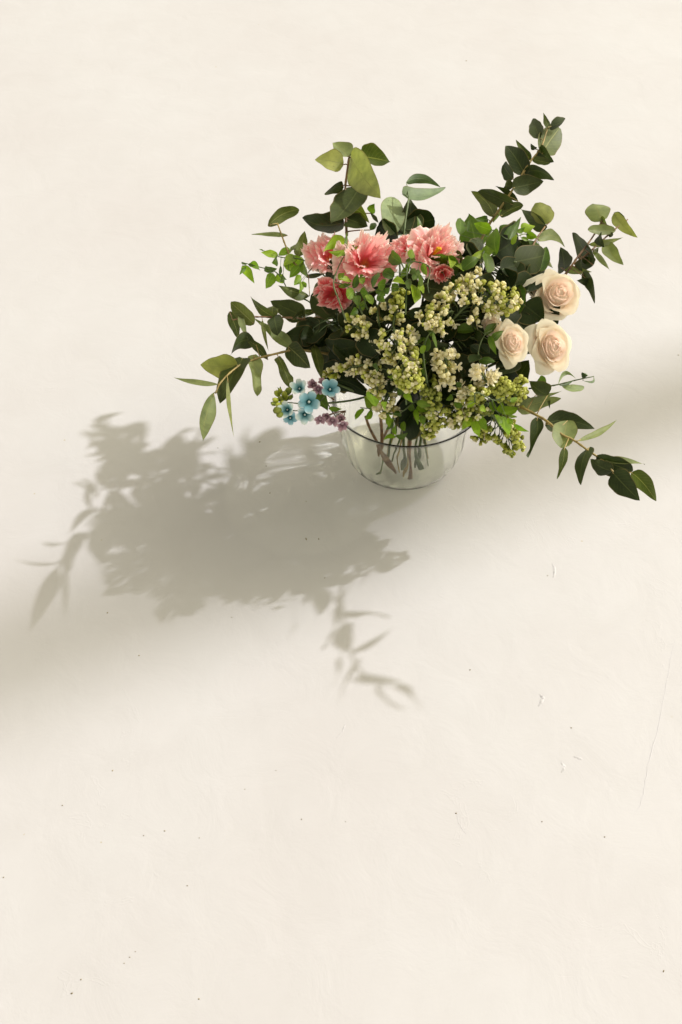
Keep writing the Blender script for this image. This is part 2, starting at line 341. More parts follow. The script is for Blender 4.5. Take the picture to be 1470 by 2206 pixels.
# ---------------------------------------------------------------- vase
def glass_mat():
    m, n, out = newmat('clear_glass')
    lw = N(n, 'ShaderNodeLayerWeight', Blend=0.3)
    gl = N(n, 'ShaderNodeBsdfGlass', IOR=1.46, Roughness=0.0); gl.inputs['Color'].default_value = (0.992, 0.996, 0.988, 1)
    n.links.new(gl.outputs[0], out.inputs[0]); return m
M['glass'] = glass_mat()
OUT = [(0.0, 0.004), (0.035, 0.003), (0.052, 0.0005), (0.060, 0.001), (0.068, 0.004), (0.077, 0.011), (0.0855, 0.024), (0.0905, 0.042), (0.093, 0.062), (0.0945, 0.085), (0.0965, 0.105), (0.100, 0.122), (0.106, 0.137), (0.1135, 0.146), (0.1175, 0.1495)]
def lathe(name, prof, seg, mat, parent, wob=None):
    v, f, uv = [], [], []
    for i, (r, z) in enumerate(prof):
        for k in range(seg):
            a = 2 * math.pi * k / seg
            rr = r + (wob(a, z, i) if wob else 0)
            v.append((rr * math.cos(a), rr * math.sin(a), z)); uv.append((k / seg, z))
    for i in range(len(prof) - 1):
        for k in range(seg):
            k2 = (k + 1) % seg
            f.append((i * seg + k, i * seg + k2, (i + 1) * seg + k2, (i + 1) * seg + k))
    o = mesh_obj(name, v, f, mat, parent, uv)
    if parent: o.location = parent.location
    else: o.location = (-0.002, 0, 0)
    return o
OUT = [(r * (1.05 if z < .13 else 1.03), z) for r, z in OUT]
vase = thing('vase', 'round clear glass vase with faint ribs, holding the whole bouquet', 'vase', loc=(-0.002, 0, 0))
prof = []
for i in range(len(OUT) - 1):
    a, b = OUT[i], OUT[i + 1]
    for j in range(3): t = j / 3; prof.append((a[0] + (b[0] - a[0]) * t, a[1] + (b[1] - a[1]) * t))
prof.append(OUT[-1])
def smoothp(p, it=3):
    for _ in range(it): p = [p[0]] + [((p[i - 1][0] + 2 * p[i][0] + p[i + 1][0]) / 4, (p[i - 1][1] + 2 * p[i][1] + p[i + 1][1]) / 4) for i in range(1, len(p) - 1)] + [p[-1]]
    return p
outer = smoothp(prof)
inner = [(max(r - 0.0030 + 0.0014 * max(0, (z - .13) / .022), 0), z + (0.006 if r < 0.06 else 0.006 * max(0, (0.09 - r) / 0.03))) for r, z in outer]
_ro, _ri = outer[-1], inner[-1]
_cx, _cz, _rr = (_ro[0] + _ri[0]) / 2, (_ro[1] + _ri[1]) / 2, (_ro[0] - _ri[0]) / 2 * 1.25
rim = [(_cx + _rr * math.cos(R(g)), _cz + _rr * .9 * math.sin(R(g)) + .0004) for g in range(-20, 201, 20)]
def ribs(a, z, i):
    s = min(1, max(0, (z - 0.01) / 0.03)) * min(1, max(0, (0.13 - z) / 0.03))
    return 0.00013 * s * math.sin(26 * (a + 2.5 * z))
def ribs_in(a, z, i): return -ribs(a, z, i) * 0.8
bowl = lathe('bowl', outer + rim + inner[::-1], 312, M['glass'], vase, lambda a, z, i: ribs(a, z, i) if i < len(outer) else (ribs_in(a, z, i) if i > len(outer) + len(rim) + 2 else 0))
bowl.cycles.is_caustics_caster = True        # real sunlight bent through the glass
sd.cycles.is_caustics_light = True
fl.cycles.is_caustics_receiver = True
# water
def water_mat():
    m, n, out = newmat('clear_water')
    tp = N(n, 'ShaderNodeBsdfTransparent'); tp.inputs[0].default_value = (0.99, 0.994, 0.984, 1)
    gl = N(n, 'ShaderNodeBsdfGlossy', Roughness=0.02); mx = N(n, 'ShaderNodeMixShader', Fac=0.04)
    n.links.new(tp.outputs[0], mx.inputs[1]); n.links.new(gl.outputs[0], mx.inputs[2]); n.links.new(mx.outputs[0], out.inputs[0]); return m
M['water'] = water_mat()
wp = [(r - 0.0006, z + 0.0005) for r, z in inner if z < 0.075 and r > 0.001]
wat = lathe('water', wp + [(wp[-1][0] - 0.002, wp[-1][1] - 0.0012), (0.03, wp[-1][1] - 0.0014), (0.0, wp[-1][1] - 0.0014)], 96, M['water'], None)
wat['label'] = 'clear water standing in the lower half of the glass vase'; wat['category'] = 'water'

# ---------------------------------------------------------------- leaf
PROF = {
    'ovate': lambda t: (math.sin(math.pi * t ** 0.62) ** 0.75) * (1 - 0.12 * t) if t < 0.93 else (math.sin(math.pi * t ** 0.62) ** 0.75) * (1 - 0.12 * t) * (1 - (t - 0.93) * 5),
    'round': lambda t: max(0, 1 - (2 * t - 1) ** 2) ** 0.5,
    'lance': lambda t: math.sin(math.pi * t ** 0.75) ** 1.1,
    'small': lambda t: math.sin(math.pi * t ** 0.7) ** 0.9,
}
def leaf(parent, pts, wpx, mat, shape='ovate', tone=None, roll=None, fold=None, bend=None, wave=None, flip=True):
    """pts: 2 or 3 points in space (base, [bend], tip); wpx: breadth in photograph pixels as seen"""
    b, t_ = pts[0], pts[-1]; mid = (b + t_) / 2
    c = pts[1] if len(pts) == 3 else mid
    L = (t_ - b).length; 
    if L < 1e-4: return
    d = (t_ - b).normalized(); n0 = (CAM - mid).normalized()
    side0 = d.cross(n0).normalized(); n0 = side0.cross(d).normalized()
    if roll is None:
        cands = [rnd.uniform(-50, 50) for _ in range(3)]
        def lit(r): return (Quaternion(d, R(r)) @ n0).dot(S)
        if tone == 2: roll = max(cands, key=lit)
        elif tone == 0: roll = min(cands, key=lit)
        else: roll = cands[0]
    q = Quaternion(d, R(roll)); side = q @ side0; nor = q @ n0
    hw = wpx * mpp(mid) * 0.5 / max(0.5, math.cos(R(roll)))
    fold = rnd.uniform(0.12, 0.35) * rnd.choice((1, 1, -1)) if fold is None else fold
    bend = rnd.uniform(-0.12, 0.16) if bend is None else bend
    wave = rnd.uniform(0.03, 0.12) if wave is None else wave
    ph = rnd.uniform(0, 6.28); ph2 = rnd.uniform(0, 6.28); kf = rnd.uniform(5, 9)
    tw = rnd.uniform(-0.35, 0.35)
    pf = PROF[shape]; nu, nv = 14, 6
    asym = rnd.uniform(-0.1, 0.1)
    def fn(a, bb):
        s = bb * 2 - 1; t = a
        ax = b * (1 - t) ** 2 + c * 2 * t * (1 - t) + t_ * t * t
        wd = pf(min(max(t, 0.004), 0.996)) * hw * (1 + 0.05 * math.sin(kf * 2.1 * t + ph2 + (2 if s > 0 else 0)))
        wd *= 1 + asym * (1 if s > 0 else -1)
        an = tw * (t - 0.5); sd_ = side * math.cos(an) + nor * math.sin(an)
        p = ax + sd_ * s * wd + nor * (fold * abs(s) ** 1.4 * wd + bend * L * math.sin(math.pi * t) * (1 if len(pts) == 2 else 0.3)
                                       + wave * hw * s * math.sin(kf * t + ph))
        return p, (t, bb)
    mb = MB(); mb.grid(fn, nu, nv)
    if flip: mb.f = [f[::-1] for f in mb.f]
    return mb.build('leaf', mat, parent)
def crop(ox, oy, s): return lambda x, y: (ox + x / s, oy + y / s)
MATS = {0: 'eucdark', 1: 'euc', 2: 'euc'}  # leaf tones carry light and shade in their colour as well as pigment
def nearest(P, p):
    return min(P, key=lambda q: (q - p).length)
def branch(name, label, cat, cr, stem, zs, leaves, group=None, smat='stem_y', r=(0.0022, 0.0011), mats=MATS, shape='ovate', down=None, dz=0.012, petiole=True, dk=None):
    """stem: picture points along the stem (core to tip), zs: heights above the table for them"""
    lean = .75 if label.startswith('tallest') else .62 if cr is B else .42
    zs = [.30 + (z - .30) * lean if z > .30 else z for z in zs]      # the back of the bouquet leans away rather than up
    P = [W(*cr(*s), z) for s, z in zip(stem, zs)]
    if dk: P = [dome(*cr(*s), dk) for s in stem]
    path = ([Vector(down), Vector((down[0] * 0.25, down[1] * 0.25, 0.17))] if down else []) + P
    path = catmull(path, 7)
    root = thing(name, label, cat, group, loc=P[0])
    mb = MB(); mb.tube(path, r[0], r[1], 7, knots=0.25)
    vis = catmull(P, 8); vpx = [cr_px(p) for p in vis]
    for lf in leaves:
        pts_px = lf[0]; wpx = lf[1]; tone = lf[2]; sh = lf[3] if len(lf) > 3 else shape
        kw = lf[4] if len(lf) > 4 else {}
        pp = [cr(*q) for q in pts_px]
        i = min(range(len(vpx)), key=lambda k: (vpx[k][0] - pp[0][0]) ** 2 + (vpx[k][1] - pp[0][1]) ** 2)
        z = vis[i].z + rnd.uniform(-.003, .003); dzz = rnd.uniform(-dz, dz * 1.2)
        w3 = [W(*q, z + dzz * k / (len(pp) - 1)) for k, q in enumerate(pp)]
        gap = (w3[0] - vis[i]).length
        if petiole and gap < 0.05: mb.tube([vis[i], vis[i].lerp(w3[0], 0.5) + Vector((0, 0, .001)), w3[0], w3[0].lerp(w3[-1], .08)], r[1] * 0.75, r[1] * 0.45, 5)
        s = cr.scale
        mt = mats[tone] if tone in mats else 'euc'
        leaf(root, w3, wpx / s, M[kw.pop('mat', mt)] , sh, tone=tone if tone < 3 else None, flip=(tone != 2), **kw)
    mb.build('stem', M[smat], root)
    return root
def cr_px(p):
    d = p - CAM; k = FPX / d.dot(Fw); return (PW / 2 + d.dot(Rt) * k, PH / 2 - d.dot(Up) * k)
class Crop:
    def __init__(s, ox, oy, sc_): s.ox, s.oy, s.scale = ox, oy, sc_
    def __call__(s, x, y): return (s.ox + x / s.scale, s.oy + y / s.scale)
A = Crop(360, 420, 3.675); B = Crop(520, 280, 3.341); D = Crop(980, 230, 3.5); H = Crop(1080, 780, 4.2)
Gc = Crop(880, 560, 4.9); F = Crop(680, 600, 4.594); V = Crop(700, 840, 4.3235); K = Crop(640, 460, 3.675); T = Crop(0, 0, 1)
EG = 'eucalyptus branches reaching out of the bouquet'

branch('eucalyptus_branch', 'lowest eucalyptus branch on the left, with hanging pale leaves above its own shadow', 'branch', A,
       [(1400, 1290), (1150, 1240), (1000, 1230), (850, 1260), (700, 1300), (560, 1360), (430, 1480), (385, 1570)], [.20, .215, .225, .23, .235, .24, .24, .235], [
    (((555, 1345), (265, 1345)), 205, 2, 'ovate', dict(roll=-25, fold=.1)), (((600, 1290), (420, 1650)), 195, 0, 'ovate'), (((410, 1500), (230, 1500), (50, 1445)), 46, 2, 'lance'),
    (((375, 1565), (285, 1950)), 115, 2, 'lance'), (((480, 1450), (500, 1680), (530, 1915)), 32, 2, 'lance'), (((685, 1265), (725, 1585)), 112, 2, 'ovate', dict(wave=.3)),
    (((700, 1170), (600, 1100), (505, 1265)), 130, 0, 'ovate'), (((800, 1305), (720, 1190), (600, 1120)), 70, 1, 'lance'), (((1010, 1225), (850, 1100), (700, 985)), 95, 2, 'lance', dict(wave=.3)),
    (((880, 1280), (940, 1410), (990, 1550)), 98, 1, 'ovate', dict(wave=.25)), (((960, 1200), (1130, 1370)), 170, 1), (((1165, 1180), (1225, 1455)), 90, 1, 'lance'),
    (((1040, 1240), (980, 1110)), 130, 0), (((1150, 1240), (1110, 1010)), 210, 0, 'round'), (((1290, 1280), (1130, 1130)), 190, 0), (((1300, 1290), (1420, 1330)), 110, 0)], EG, down=(-0.03, -0.02, 0.012))
branch('eucalyptus_branch', 'left eucalyptus branch just above the lowest one, with small rounded leaves along a level stem', 'branch', A,
       [(1300, 1010), (1100, 985), (950, 970), (750, 965), (640, 968), (520, 990)], [.22, .23, .235, .24, .24, .235], [
    (((690, 1020), (505, 850)), 125, 1, 'round'), (((495, 925), (565, 1140)), 85, 1, 'ovate'), (((580, 905), (590, 1050), (640, 1135)), 55, 2, 'lance'), (((860, 975), (660, 800)), 68, 1, 'lance'),
    (((835, 965), (835, 880)), 105, 1, 'round'), (((850, 960), (880, 1108)), 125, 0, 'round'), (((1090, 965), (820, 840)), 175, 0), (((755, 985), (760, 1110), (805, 1240)), 32, 1, 'lance'),
    (((990, 990), (1080, 920), (1230, 915)), 62, 1, 'lance'), (((1060, 985), (1170, 1100)), 190, 0, 'round'), (((1230, 1000), (1240, 1110)), 120, 0, 'round'), (((1180, 990), (1280, 900)), 110, 0),
    (((1290, 1010), (1400, 1130)), 150, 0)], EG, smat='stem_r', r=(.0018, .0009), down=(-0.04, 0.0, 0.015))
branch('eucalyptus_branch', 'short eucalyptus shoot left of the pink flowers, tipped with one olive leaf', 'branch', A,
       [(1120, 640), (1000, 530), (945, 415), (905, 310), (875, 225)], [.26, .27, .275, .28, .28], [
    (((800, 245), (900, 130), (1045, 115)), 105, 1, 'round', dict(roll=10, bend=0.0)), (((955, 320), (820, 310), (670, 313)), 40, 2, 'lance'), (((1040, 490), (1092, 288)), 105, 1, 'ovate', dict(mat='euc')),
    (((985, 440), (1030, 390)), 40, 1, 'lance'), (((1130, 800), (1010, 790), (880, 715)), 85, 1, 'lance'), (((1100, 650), (1260, 620)), 40, 0, 'lance')], EG, r=(.0016, .001))
branch('eucalyptus_branch', 'upper left eucalyptus branch with broad pointed leaves rising behind the pink flowers', 'branch', B,
       [(760, 760), (755, 680), (750, 560), (750, 400), (775, 200)], [.32, .335, .36, .39, .42], [
    (((785, 195), (1005, 490)), 240, 2, 'ovate', dict(roll=25, fold=.12, bend=.04)), (((775, 195), (660, 90)), 120, 2, 'ovate'), (((735, 250), (530, 215)), 150, 2, 'ovate'), (((860, 190), (1075, 228)), 150, 1),
    (((850, 415), (760, 560), (650, 672)), 210, 0), (((735, 400), (600, 465)), 70, 0), (((740, 665), (440, 632)), 165, 0), (((720, 600), (850, 520), (925, 670)), 135, 1, 'ovate', dict(roll=20)),
    (((765, 640), (910, 690)), 130, 0), (((790, 560), (840, 430)), 50, 1, 'small', dict(mat='bright')), (((935, 600), (960, 530)), 62, 1, 'small', dict(mat='green')), (((930, 600), (990, 670)), 28, 0, 'lance'),
    (((930, 720), (970, 670)), 45, 1, 'small', dict(mat='green'))], EG, smat='stem_r', r=(.0022, .0014))
branch('leafy_stem', 'single leafy stem standing up between the two groups of pink flowers', 'branch', B,
       [(1170, 800), (1175, 700), (1205, 490)], [.33, .35, .385], [
    (((1085, 755), (1090, 483)), 175, 2, 'round', dict(mat='blue', roll=10, fold=.1)), (((1150, 755), (1160, 600), (1215, 495)), 130, 0, 'ovate', dict(mat='eucdark')), (((1230, 760), (1215, 500)), 190, 0, 'ovate', dict(mat='eucdark')),
    (((1160, 460), (1300, 500), (1470, 415)), 100, 2, 'ovate', dict(mat='blue')), (((1190, 375), (1300, 310), (1435, 412)), 75, 1, 'ovate', dict(mat='blue')), (((1280, 730), (1265, 620)), 32, 2, 'small', dict(mat='green'))], EG, smat='stem_g', r=(.002, .0012))
branch('eucalyptus_branch', 'tallest eucalyptus branch at the upper right, its leaves stacked along a yellow stem', 'branch', D,
       [(200, 1000), (250, 900), (340, 770), (440, 620), (520, 490), (580, 400), (650, 310), (700, 160)], [.34, .355, .38, .41, .43, .445, .455, .475], [
    (((660, 355), (790, 160)), 190, 1, 'round', dict(roll=15)), (((640, 240), (588, 90)), 112, 0), (((712, 165), (668, 42)), 46, 1, 'lance'), (((720, 150), (835, 90)), 78, 0), (((630, 325), (745, 418)), 120, 0),
    (((610, 320), (572, 278)), 38, 0, 'small'), (((575, 400), (520, 340), (460, 248)), 60, 1), (((585, 395), (718, 425)), 58, 1, 'round'), (((535, 515), (385, 293)), 155, 0, 'ovate', dict(roll=10)), (((440, 545), (365, 437)), 95, 0, 'round'),
    (((520, 500), (640, 440), (748, 552)), 110, 0), (((435, 615), (670, 560)), 158, 0, 'ovate', dict(roll=-10)), (((440, 600), (375, 600)), 85, 0, 'round'), (((480, 715), (400, 640), (305, 597)), 48, 0, 'lance'),
    (((440, 740), (290, 650), (178, 635)), 118, 0), (((300, 828), (260, 700), (125, 640)), 110, 1), (((345, 825), (515, 740)), 80, 1, 'round'), (((250, 850), (150, 845)), 65, 0, 'small', dict(mat='green')),
    (((290, 870), (340, 800), (380, 740)), 46, 1, 'lance', dict(mat='bright'))], EG, down=(0.03, 0.03, 0.012))
branch('eucalyptus_branch', 'short eucalyptus shoot above the roses with one pale round leaf at its tip', 'branch', D,
       [(430, 1250), (500, 1170), (560, 1100), (620, 990), (680, 905)], [.29, .31, .33, .35, .365], [
    (((715, 875), (600, 735)), 150, 2, 'round', dict(roll=15)), (((695, 900), (600, 870), (495, 770)), 105, 0), (((625, 1000), (740, 920), (830, 1058)), 90, 2, 'ovate'), (((640, 1090), (740, 1215)), 52, 2, 'lance'),
    (((640, 1240), (690, 1055)), 120, 0, 'ovate', dict(mat='green')), (((540, 1390), (540, 1090)), 240, 0, 'round'), (((560, 1110), (400, 1040)), 150, 0), (((520, 1160), (600, 1010)), 140, 0)], EG, smat='stem_r', r=(.0017, .001))
branch('eucalyptus_branch', 'upper right eucalyptus branch behind the largest rose, leaves drooping from its forked stem', 'branch', D,
       [(830, 1270), (870, 1215), (930, 1130), (1000, 1040), (1060, 950), (1110, 860)], [.28, .295, .31, .325, .335, .345], [
    (((1105, 862), (1050, 732)), 172, 2, 'round', dict(roll=15)), (((1100, 850), (1150, 905)), 60, 1), (((1212, 930), (1003, 925)), 78, 2, 'round', dict(roll=20)), (((1010, 1040), (1120, 1040), (1270, 985)), 52, 2, 'lance'),
    (((1045, 1195), (985, 1060), (890, 948)), 125, 0), (((1090, 970), (1125, 1060)), 75, 0), (((825, 1235), (800, 1058)), 125, 0), (((800, 1215), (920, 1250), (1032, 1245)), 62, 2, 'lance'),
    (((965, 1255), (1060, 1330), (1055, 1482)), 75, 0), (((1040, 1330), (920, 1310)), 58, 0, 'lance'), (((955, 1150), (960, 1240)), 60, 0), (((1040, 1130), (1035, 1205)), 45, 0, 'small')], EG, smat='stem_r', r=(.0018, .001))
branch('eucalyptus_branch', 'thin eucalyptus twig at the far upper right with a curled pale leaf on its end', 'branch', D,
       [(900, 1190), (1000, 1110), (1110, 1010), (1200, 930), (1305, 850)], [.29, .31, .325, .335, .345], [
    (((1200, 805), (1250, 900), (1378, 985)), 95, 2, 'ovate'), (((1200, 800), (1240, 805), (1285, 835)), 30, 1, 'lance'), (((1140, 1030), (1180, 1130), (1272, 1195)), 108, 2, 'ovate'), (((1040, 1065), (1090, 1150), (1172, 1235)), 42, 2, 'lance'),
    (((1050, 1095), (1085, 1060)), 40, 1, 'small'), (((1160, 960), (1195, 965)), 40, 0, 'small'), (((960, 1150), (1050, 1160)), 60, 0)], EG, smat='stem_r', r=(.0015, .0009))
branch('eucalyptus_branch', 'lowest eucalyptus branch on the right, arching down with dark broad leaves over bare table', 'branch', H,
       [(20, 300), (120, 375), (300, 470), (420, 540), (540, 650), (660, 710), (800, 810), (930, 900), (1030, 1010)], [.21, .225, .245, .255, .265, .27, .275, .275, .27], [
    (((150, 430), (540, 328)), 150, 2, 'ovate', dict(roll=20, fold=.1)), (((420, 300), (250, 170)), 140, 0), (((310, 300), (440, 300), (548, 262)), 30, 2, 'lance'),
    (((330, 505), (330, 700), (235, 857)), 100, 0, 'ovate', dict(wave=.35)), (((400, 560), (580, 480), (845, 602)), 200, 0), (((600, 530), (550, 780)), 220, 2, 'round', dict(roll=5, fold=.3)),
    (((575, 775), (560, 930), (505, 1058)), 75, 1, 'ovate', dict(wave=.3)), (((690, 715), (890, 660), (1048, 522)), 64, 2, 'lance'), (((798, 770), (720, 1112)), 135, 0), (((865, 850), (1190, 985)), 190, 0, 'round'),
    (((1010, 985), (880, 960), (808, 875)), 150, 0), (((930, 900), (1100, 890), (1302, 925)), 62, 2, 'lance'), (((1010, 1000), (1255, 1252)), 225, 0, 'ovate', dict(roll=10)), (((1180, 1000), (1290, 1080), (1402, 1257)), 165, 0, 'ovate', dict(mat='euc'))],
       EG, down=(0.04, -0.01, 0.012))
branch('eucalyptus_twig', 'fine grey green twig with curled ring shaped leaves right of the roses', 'branch', H,
       [(250, 240), (380, 225), (510, 205), (650, 170), (740, 150), (840, 130)], [.22, .23, .24, .245, .25, .25], [
    (((515, 205), (560, 20), (685, 160)), 42, 2, 'lance', dict(mat='blue')), (((555, 222), (650, 262), (752, 230)), 66, 2, 'round', dict(mat='blue')), (((745, 150), (750, 70), (792, 130)), 50, 0, 'round', dict(mat='blue')),
    (((740, 168), (870, 220), (830, 118)), 24, 2, 'lance', dict(mat='blue')), (((650, 170), (560, 230), (515, 205)), 22, 1, 'lance', dict(mat='blue')), (((400, 250), (350, 135)), 95, 0, 'round', dict(mat='green')), (((420, 280), (440, 425)), 30, 0, 'lance'),
    (((300, 260), (400, 180)), 70, 0, 'ovate', dict(mat='deep'))], smat='stem_g', r=(.0012, .0006))

# ---------------------------------------------------------------- fresh green sprays
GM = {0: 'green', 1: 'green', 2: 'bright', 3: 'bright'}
VG = 'fresh green leaf sprays tucked among the flowers'
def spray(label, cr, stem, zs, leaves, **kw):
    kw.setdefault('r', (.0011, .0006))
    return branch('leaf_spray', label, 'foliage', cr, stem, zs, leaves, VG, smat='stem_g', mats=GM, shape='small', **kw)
def zs_dome(cr, stem, k=1.0): return [dome(*cr(*s), k).z for s in stem]
st = [(1170, 885), (1100, 830), (980, 800), (930, 700), (860, 610), (730, 570), (600, 535)]
spray('arching green tendril left of the pink flowers, ending in a drooping bright leaf', A, st, [.24, .245, .25, .255, .255, .255, .25], [
    (((600, 560), (650, 610), (692, 700)), 72, 3), (((620, 570), (575, 632)), 30, 1), (((650, 560), (720, 540), (735, 598)), 50, 3), (((840, 620), (785, 742)), 82, 2), (((770, 600), (870, 585)), 55, 1), (((870, 630), (920, 700)), 75, 2),
    (((700, 560), (640, 545)), 40, 1), (((590, 535), (640, 545)), 14, 1), (((920, 640), (950, 670)), 22, 1)])
spray('leafy cluster of rounded bright leaves at the left edge of the pink flowers', A, [(1300, 690), (1200, 600), (1090, 520), (990, 500), (890, 490), (760, 440)], [.27, .275, .275, .275, .275, .27], [
    (((880, 475), (745, 455)), 62, 2), (((885, 480), (990, 435)), 58, 2), (((870, 500), (830, 540)), 62, 1), (((1060, 490), (960, 600)), 130, 3, 'round'), (((1010, 480), (920, 560)), 80, 2), (((1050, 560), (970, 655)), 70, 3), (((1080, 530), (1112, 650)), 52, 3),
    (((1060, 640), (1005, 715)), 60, 2), (((1060, 680), (1045, 780)), 40, 2), (((1070, 690), (1105, 730)), 34, 3), (((900, 560), (890, 640)), 26, 1), (((760, 440), (730, 430)), 12, 1), (((960, 600), (950, 500)), 60, 2), (((920, 640), (890, 690)), 50, 1)])
spray('bright sprig lying over the left pink flower on a long bowed stem', K, [(390, 850), (330, 680), (290, 550), (340, 400), (400, 300), (440, 280)], [.29, .31, .325, .34, .355, .36], [
    (((410, 270), (300, 160), (205, 305)), 120, 2, 'small', dict(roll=10)), (((410, 290), (330, 320), (245, 300)), 48, 3), (((410, 290), (310, 350)), 30, 3), (((400, 290), (400, 140)), 28, 1), (((430, 290), (490, 255)), 38, 3), (((430, 300), (410, 330)), 40, 3)], dk=1.17)
spray('loose sprig of small leaves below the left pink flower', K, [(520, 800), (480, 700), (450, 620), (360, 560), (290, 545)], [.29, .30, .31, .315, .315], [
    (((450, 590), (480, 480)), 60, 1), (((500, 520), (540, 500)), 60, 1), (((430, 530), (330, 520)), 45, 2), (((450, 610), (400, 670)), 90, 2, 'round'), (((470, 650), (490, 740)), 70, 1), (((500, 620), (585, 670)), 80, 1), (((330, 580), (430, 560)), 36, 2)], dk=1.08)
spray('tangle of small green leaves in the middle gap between the pink flowers', K, [(860, 800), (870, 560), (880, 400), (960, 385), (1050, 430), (1035, 560), (1045, 630)], [.31, .33, .34, .345, .345, .335, .325], [
    (((830, 390), (740, 320)), 100, 1, 'round', dict(mat='green')), (((890, 350), (915, 285)), 70, 2), (((860, 380), (940, 360)), 50, 1), (((770, 500), (680, 460)), 88, 1, 'round'), (((700, 560), (640, 560)), 90, 1, 'round'), (((620, 610), (700, 650)), 70, 1),
    (((880, 420), (820, 520)), 55, 3), (((900, 440), (950, 500)), 60, 1), (((990, 400), (1030, 490)), 50, 2), (((960, 440), (920, 530)), 60, 1), (((930, 570), (930, 710)), 85, 2), (((880, 520), (890, 610)), 55, 1), (((990, 500), (960, 560)), 60, 1),
    (((1000, 560), (990, 620)), 60, 2), (((760, 530), (860, 560)), 55, 2), (((800, 560), (750, 620)), 70, 1), (((860, 440), (900, 400)), 50, 3), (((700, 590), (720, 640)), 60, 1), (((640, 470), (600, 590)), 60, 1)], dk=1.13)
spray('spray of fresh leaves between the right pink flower and the tall eucalyptus', D, [(200, 1150), (250, 1010), (290, 930), (400, 1000), (520, 960), (600, 980)], [.33, .345, .355, .355, .36, .36], [
    (((40, 965), (38, 838)), 80, 1), (((95, 940), (108, 850)), 34, 1), (((280, 930), (145, 880)), 90, 3), (((315, 1115), (312, 910)), 110, 1, 'small', dict(mat='green')), (((410, 1000), (500, 830)), 62, 1), (((350, 960), (440, 885)), 100, 1),
    (((500, 930), (605, 900)), 75, 2), (((540, 960), (625, 985)), 60, 3), (((470, 950), (530, 905)), 40, 3), (((500, 990), (560, 1010)), 30, 2), (((640, 1045), (470, 1015)), 66, 1), (((110, 1170), (250, 1078)), 62, 2), (((60, 1230), (180, 1140)), 100, 1),
    (((250, 1250), (230, 1100)), 90, 1), (((430, 1040), (470, 960)), 40, 2), (((20, 1190), (70, 1240)), 60, 2), (((-40, 1130), (-30, 1220)), 60, 2), (((200, 1100), (300, 1090)), 80, 2)], dk=1.0)
spray('bright sprig hanging over the front rim of the vase', V, [(1080, 100), (860, 100), (720, 200), (560, 220), (450, 180), (330, 165)], [.235, .235, .225, .215, .21, .205], [
    (((475, 180), (370, 35)), 105, 2), (((355, 175), (285, 275)), 58, 3), (((425, 185), (385, 275)), 60, 3), (((550, 220), (560, 110)), 55, 1), (((850, 165), (1010, 150)), 90, 2), (((845, 180), (870, 325)), 56, 3), (((890, 240), (925, 325)), 62, 3),
    (((590, 235), (600, 350)), 60, 2), (((700, 230), (650, 200)), 50, 1), (((800, 200), (820, 130)), 60, 1), (((520, 220), (640, 230)), 40, 3), (((660, 240), (700, 210)), 60, 1)])
spray('small trailing tip of bright leaves lowest on the vase front', V, [(640, 230), (650, 290), (670, 370), (660, 440)], [.20, .195, .19, .185], [
    (((720, 300), (745, 382)), 60, 2), (((640, 310), (570, 375)), 42, 1), (((655, 330), (668, 425)), 50, 3), (((660, 440), (600, 410), (545, 468)), 46, 3), (((670, 440), (775, 400)), 58, 1), (((640, 280), (590, 300)), 48, 2), (((665, 250), (725, 250)), 55, 1)])
spray('cluster of bright leaves under the front right lilac', Gc, [(860, 1400), (900, 1560), (960, 1630), (760, 1640), (680, 1660)], [.24, .235, .23, .225, .22], [
    (((880, 1600), (890, 1470)), 78, 3), (((960, 1620), (1000, 1500)), 80, 3), (((970, 1610), (1165, 1560)), 115, 2), (((1000, 1650), (1055, 1850)), 112, 3), (((660, 1650), (560, 1795)), 100, 2), (((690, 1680), (745, 1870)), 92, 2), (((740, 1650), (830, 1800)), 95, 3),
    (((930, 1630), (965, 1760)), 75, 2), (((1110, 1740), (1278, 1812)), 52, 3, 'lance'), (((1060, 1640), (1150, 1660)), 36, 3), (((640, 1680), (600, 1640)), 60, 1)])
spray('few dark green leaves in the hollow between the lilacs and the middle rose', Gc, [(650, 1300), (750, 1110), (740, 960), (800, 800), (880, 740)], [.22, .24, .26, .28, .29], [
    (((720, 730), (430, 750)), 105, 0), (((750, 1060), (925, 1075)), 85, 1), (((640, 1190), (745, 1110)), 70, 0), (((800, 770), (960, 670)), 92, 1), (((870, 860), (1005, 745)), 80, 1), (((850, 800), (880, 900), (930, 1000)), 70, 1), (((780, 830), (700, 750)), 90, 0, 'small', dict(mat='deep')),
    (((740, 960), (650, 900)), 110, 0, 'small', dict(mat='deep')), (((760, 900), (860, 990)), 110, 0, 'small', dict(mat='deep')), (((740, 1000), (640, 1080)), 110, 0, 'small', dict(mat='deep'))], dk=0.93)
spray('little green leaves beside the largest lilac head', Gc, [(200, 1300), (160, 1000), (200, 820), (260, 740)], [.24, .28, .3, .31], [
    (((90, 890), (155, 805)), 92, 1), (((200, 965), (200, 800)), 92, 1), (((260, 770), (300, 935)), 42, 1), (((150, 990), (170, 900)), 66, 3, 'round'), (((210, 760), (290, 780)), 60, 0), (((150, 1150), (170, 1230)), 50, 1), (((180, 1050), (150, 1150)), 40, 0)], dk=1.02)

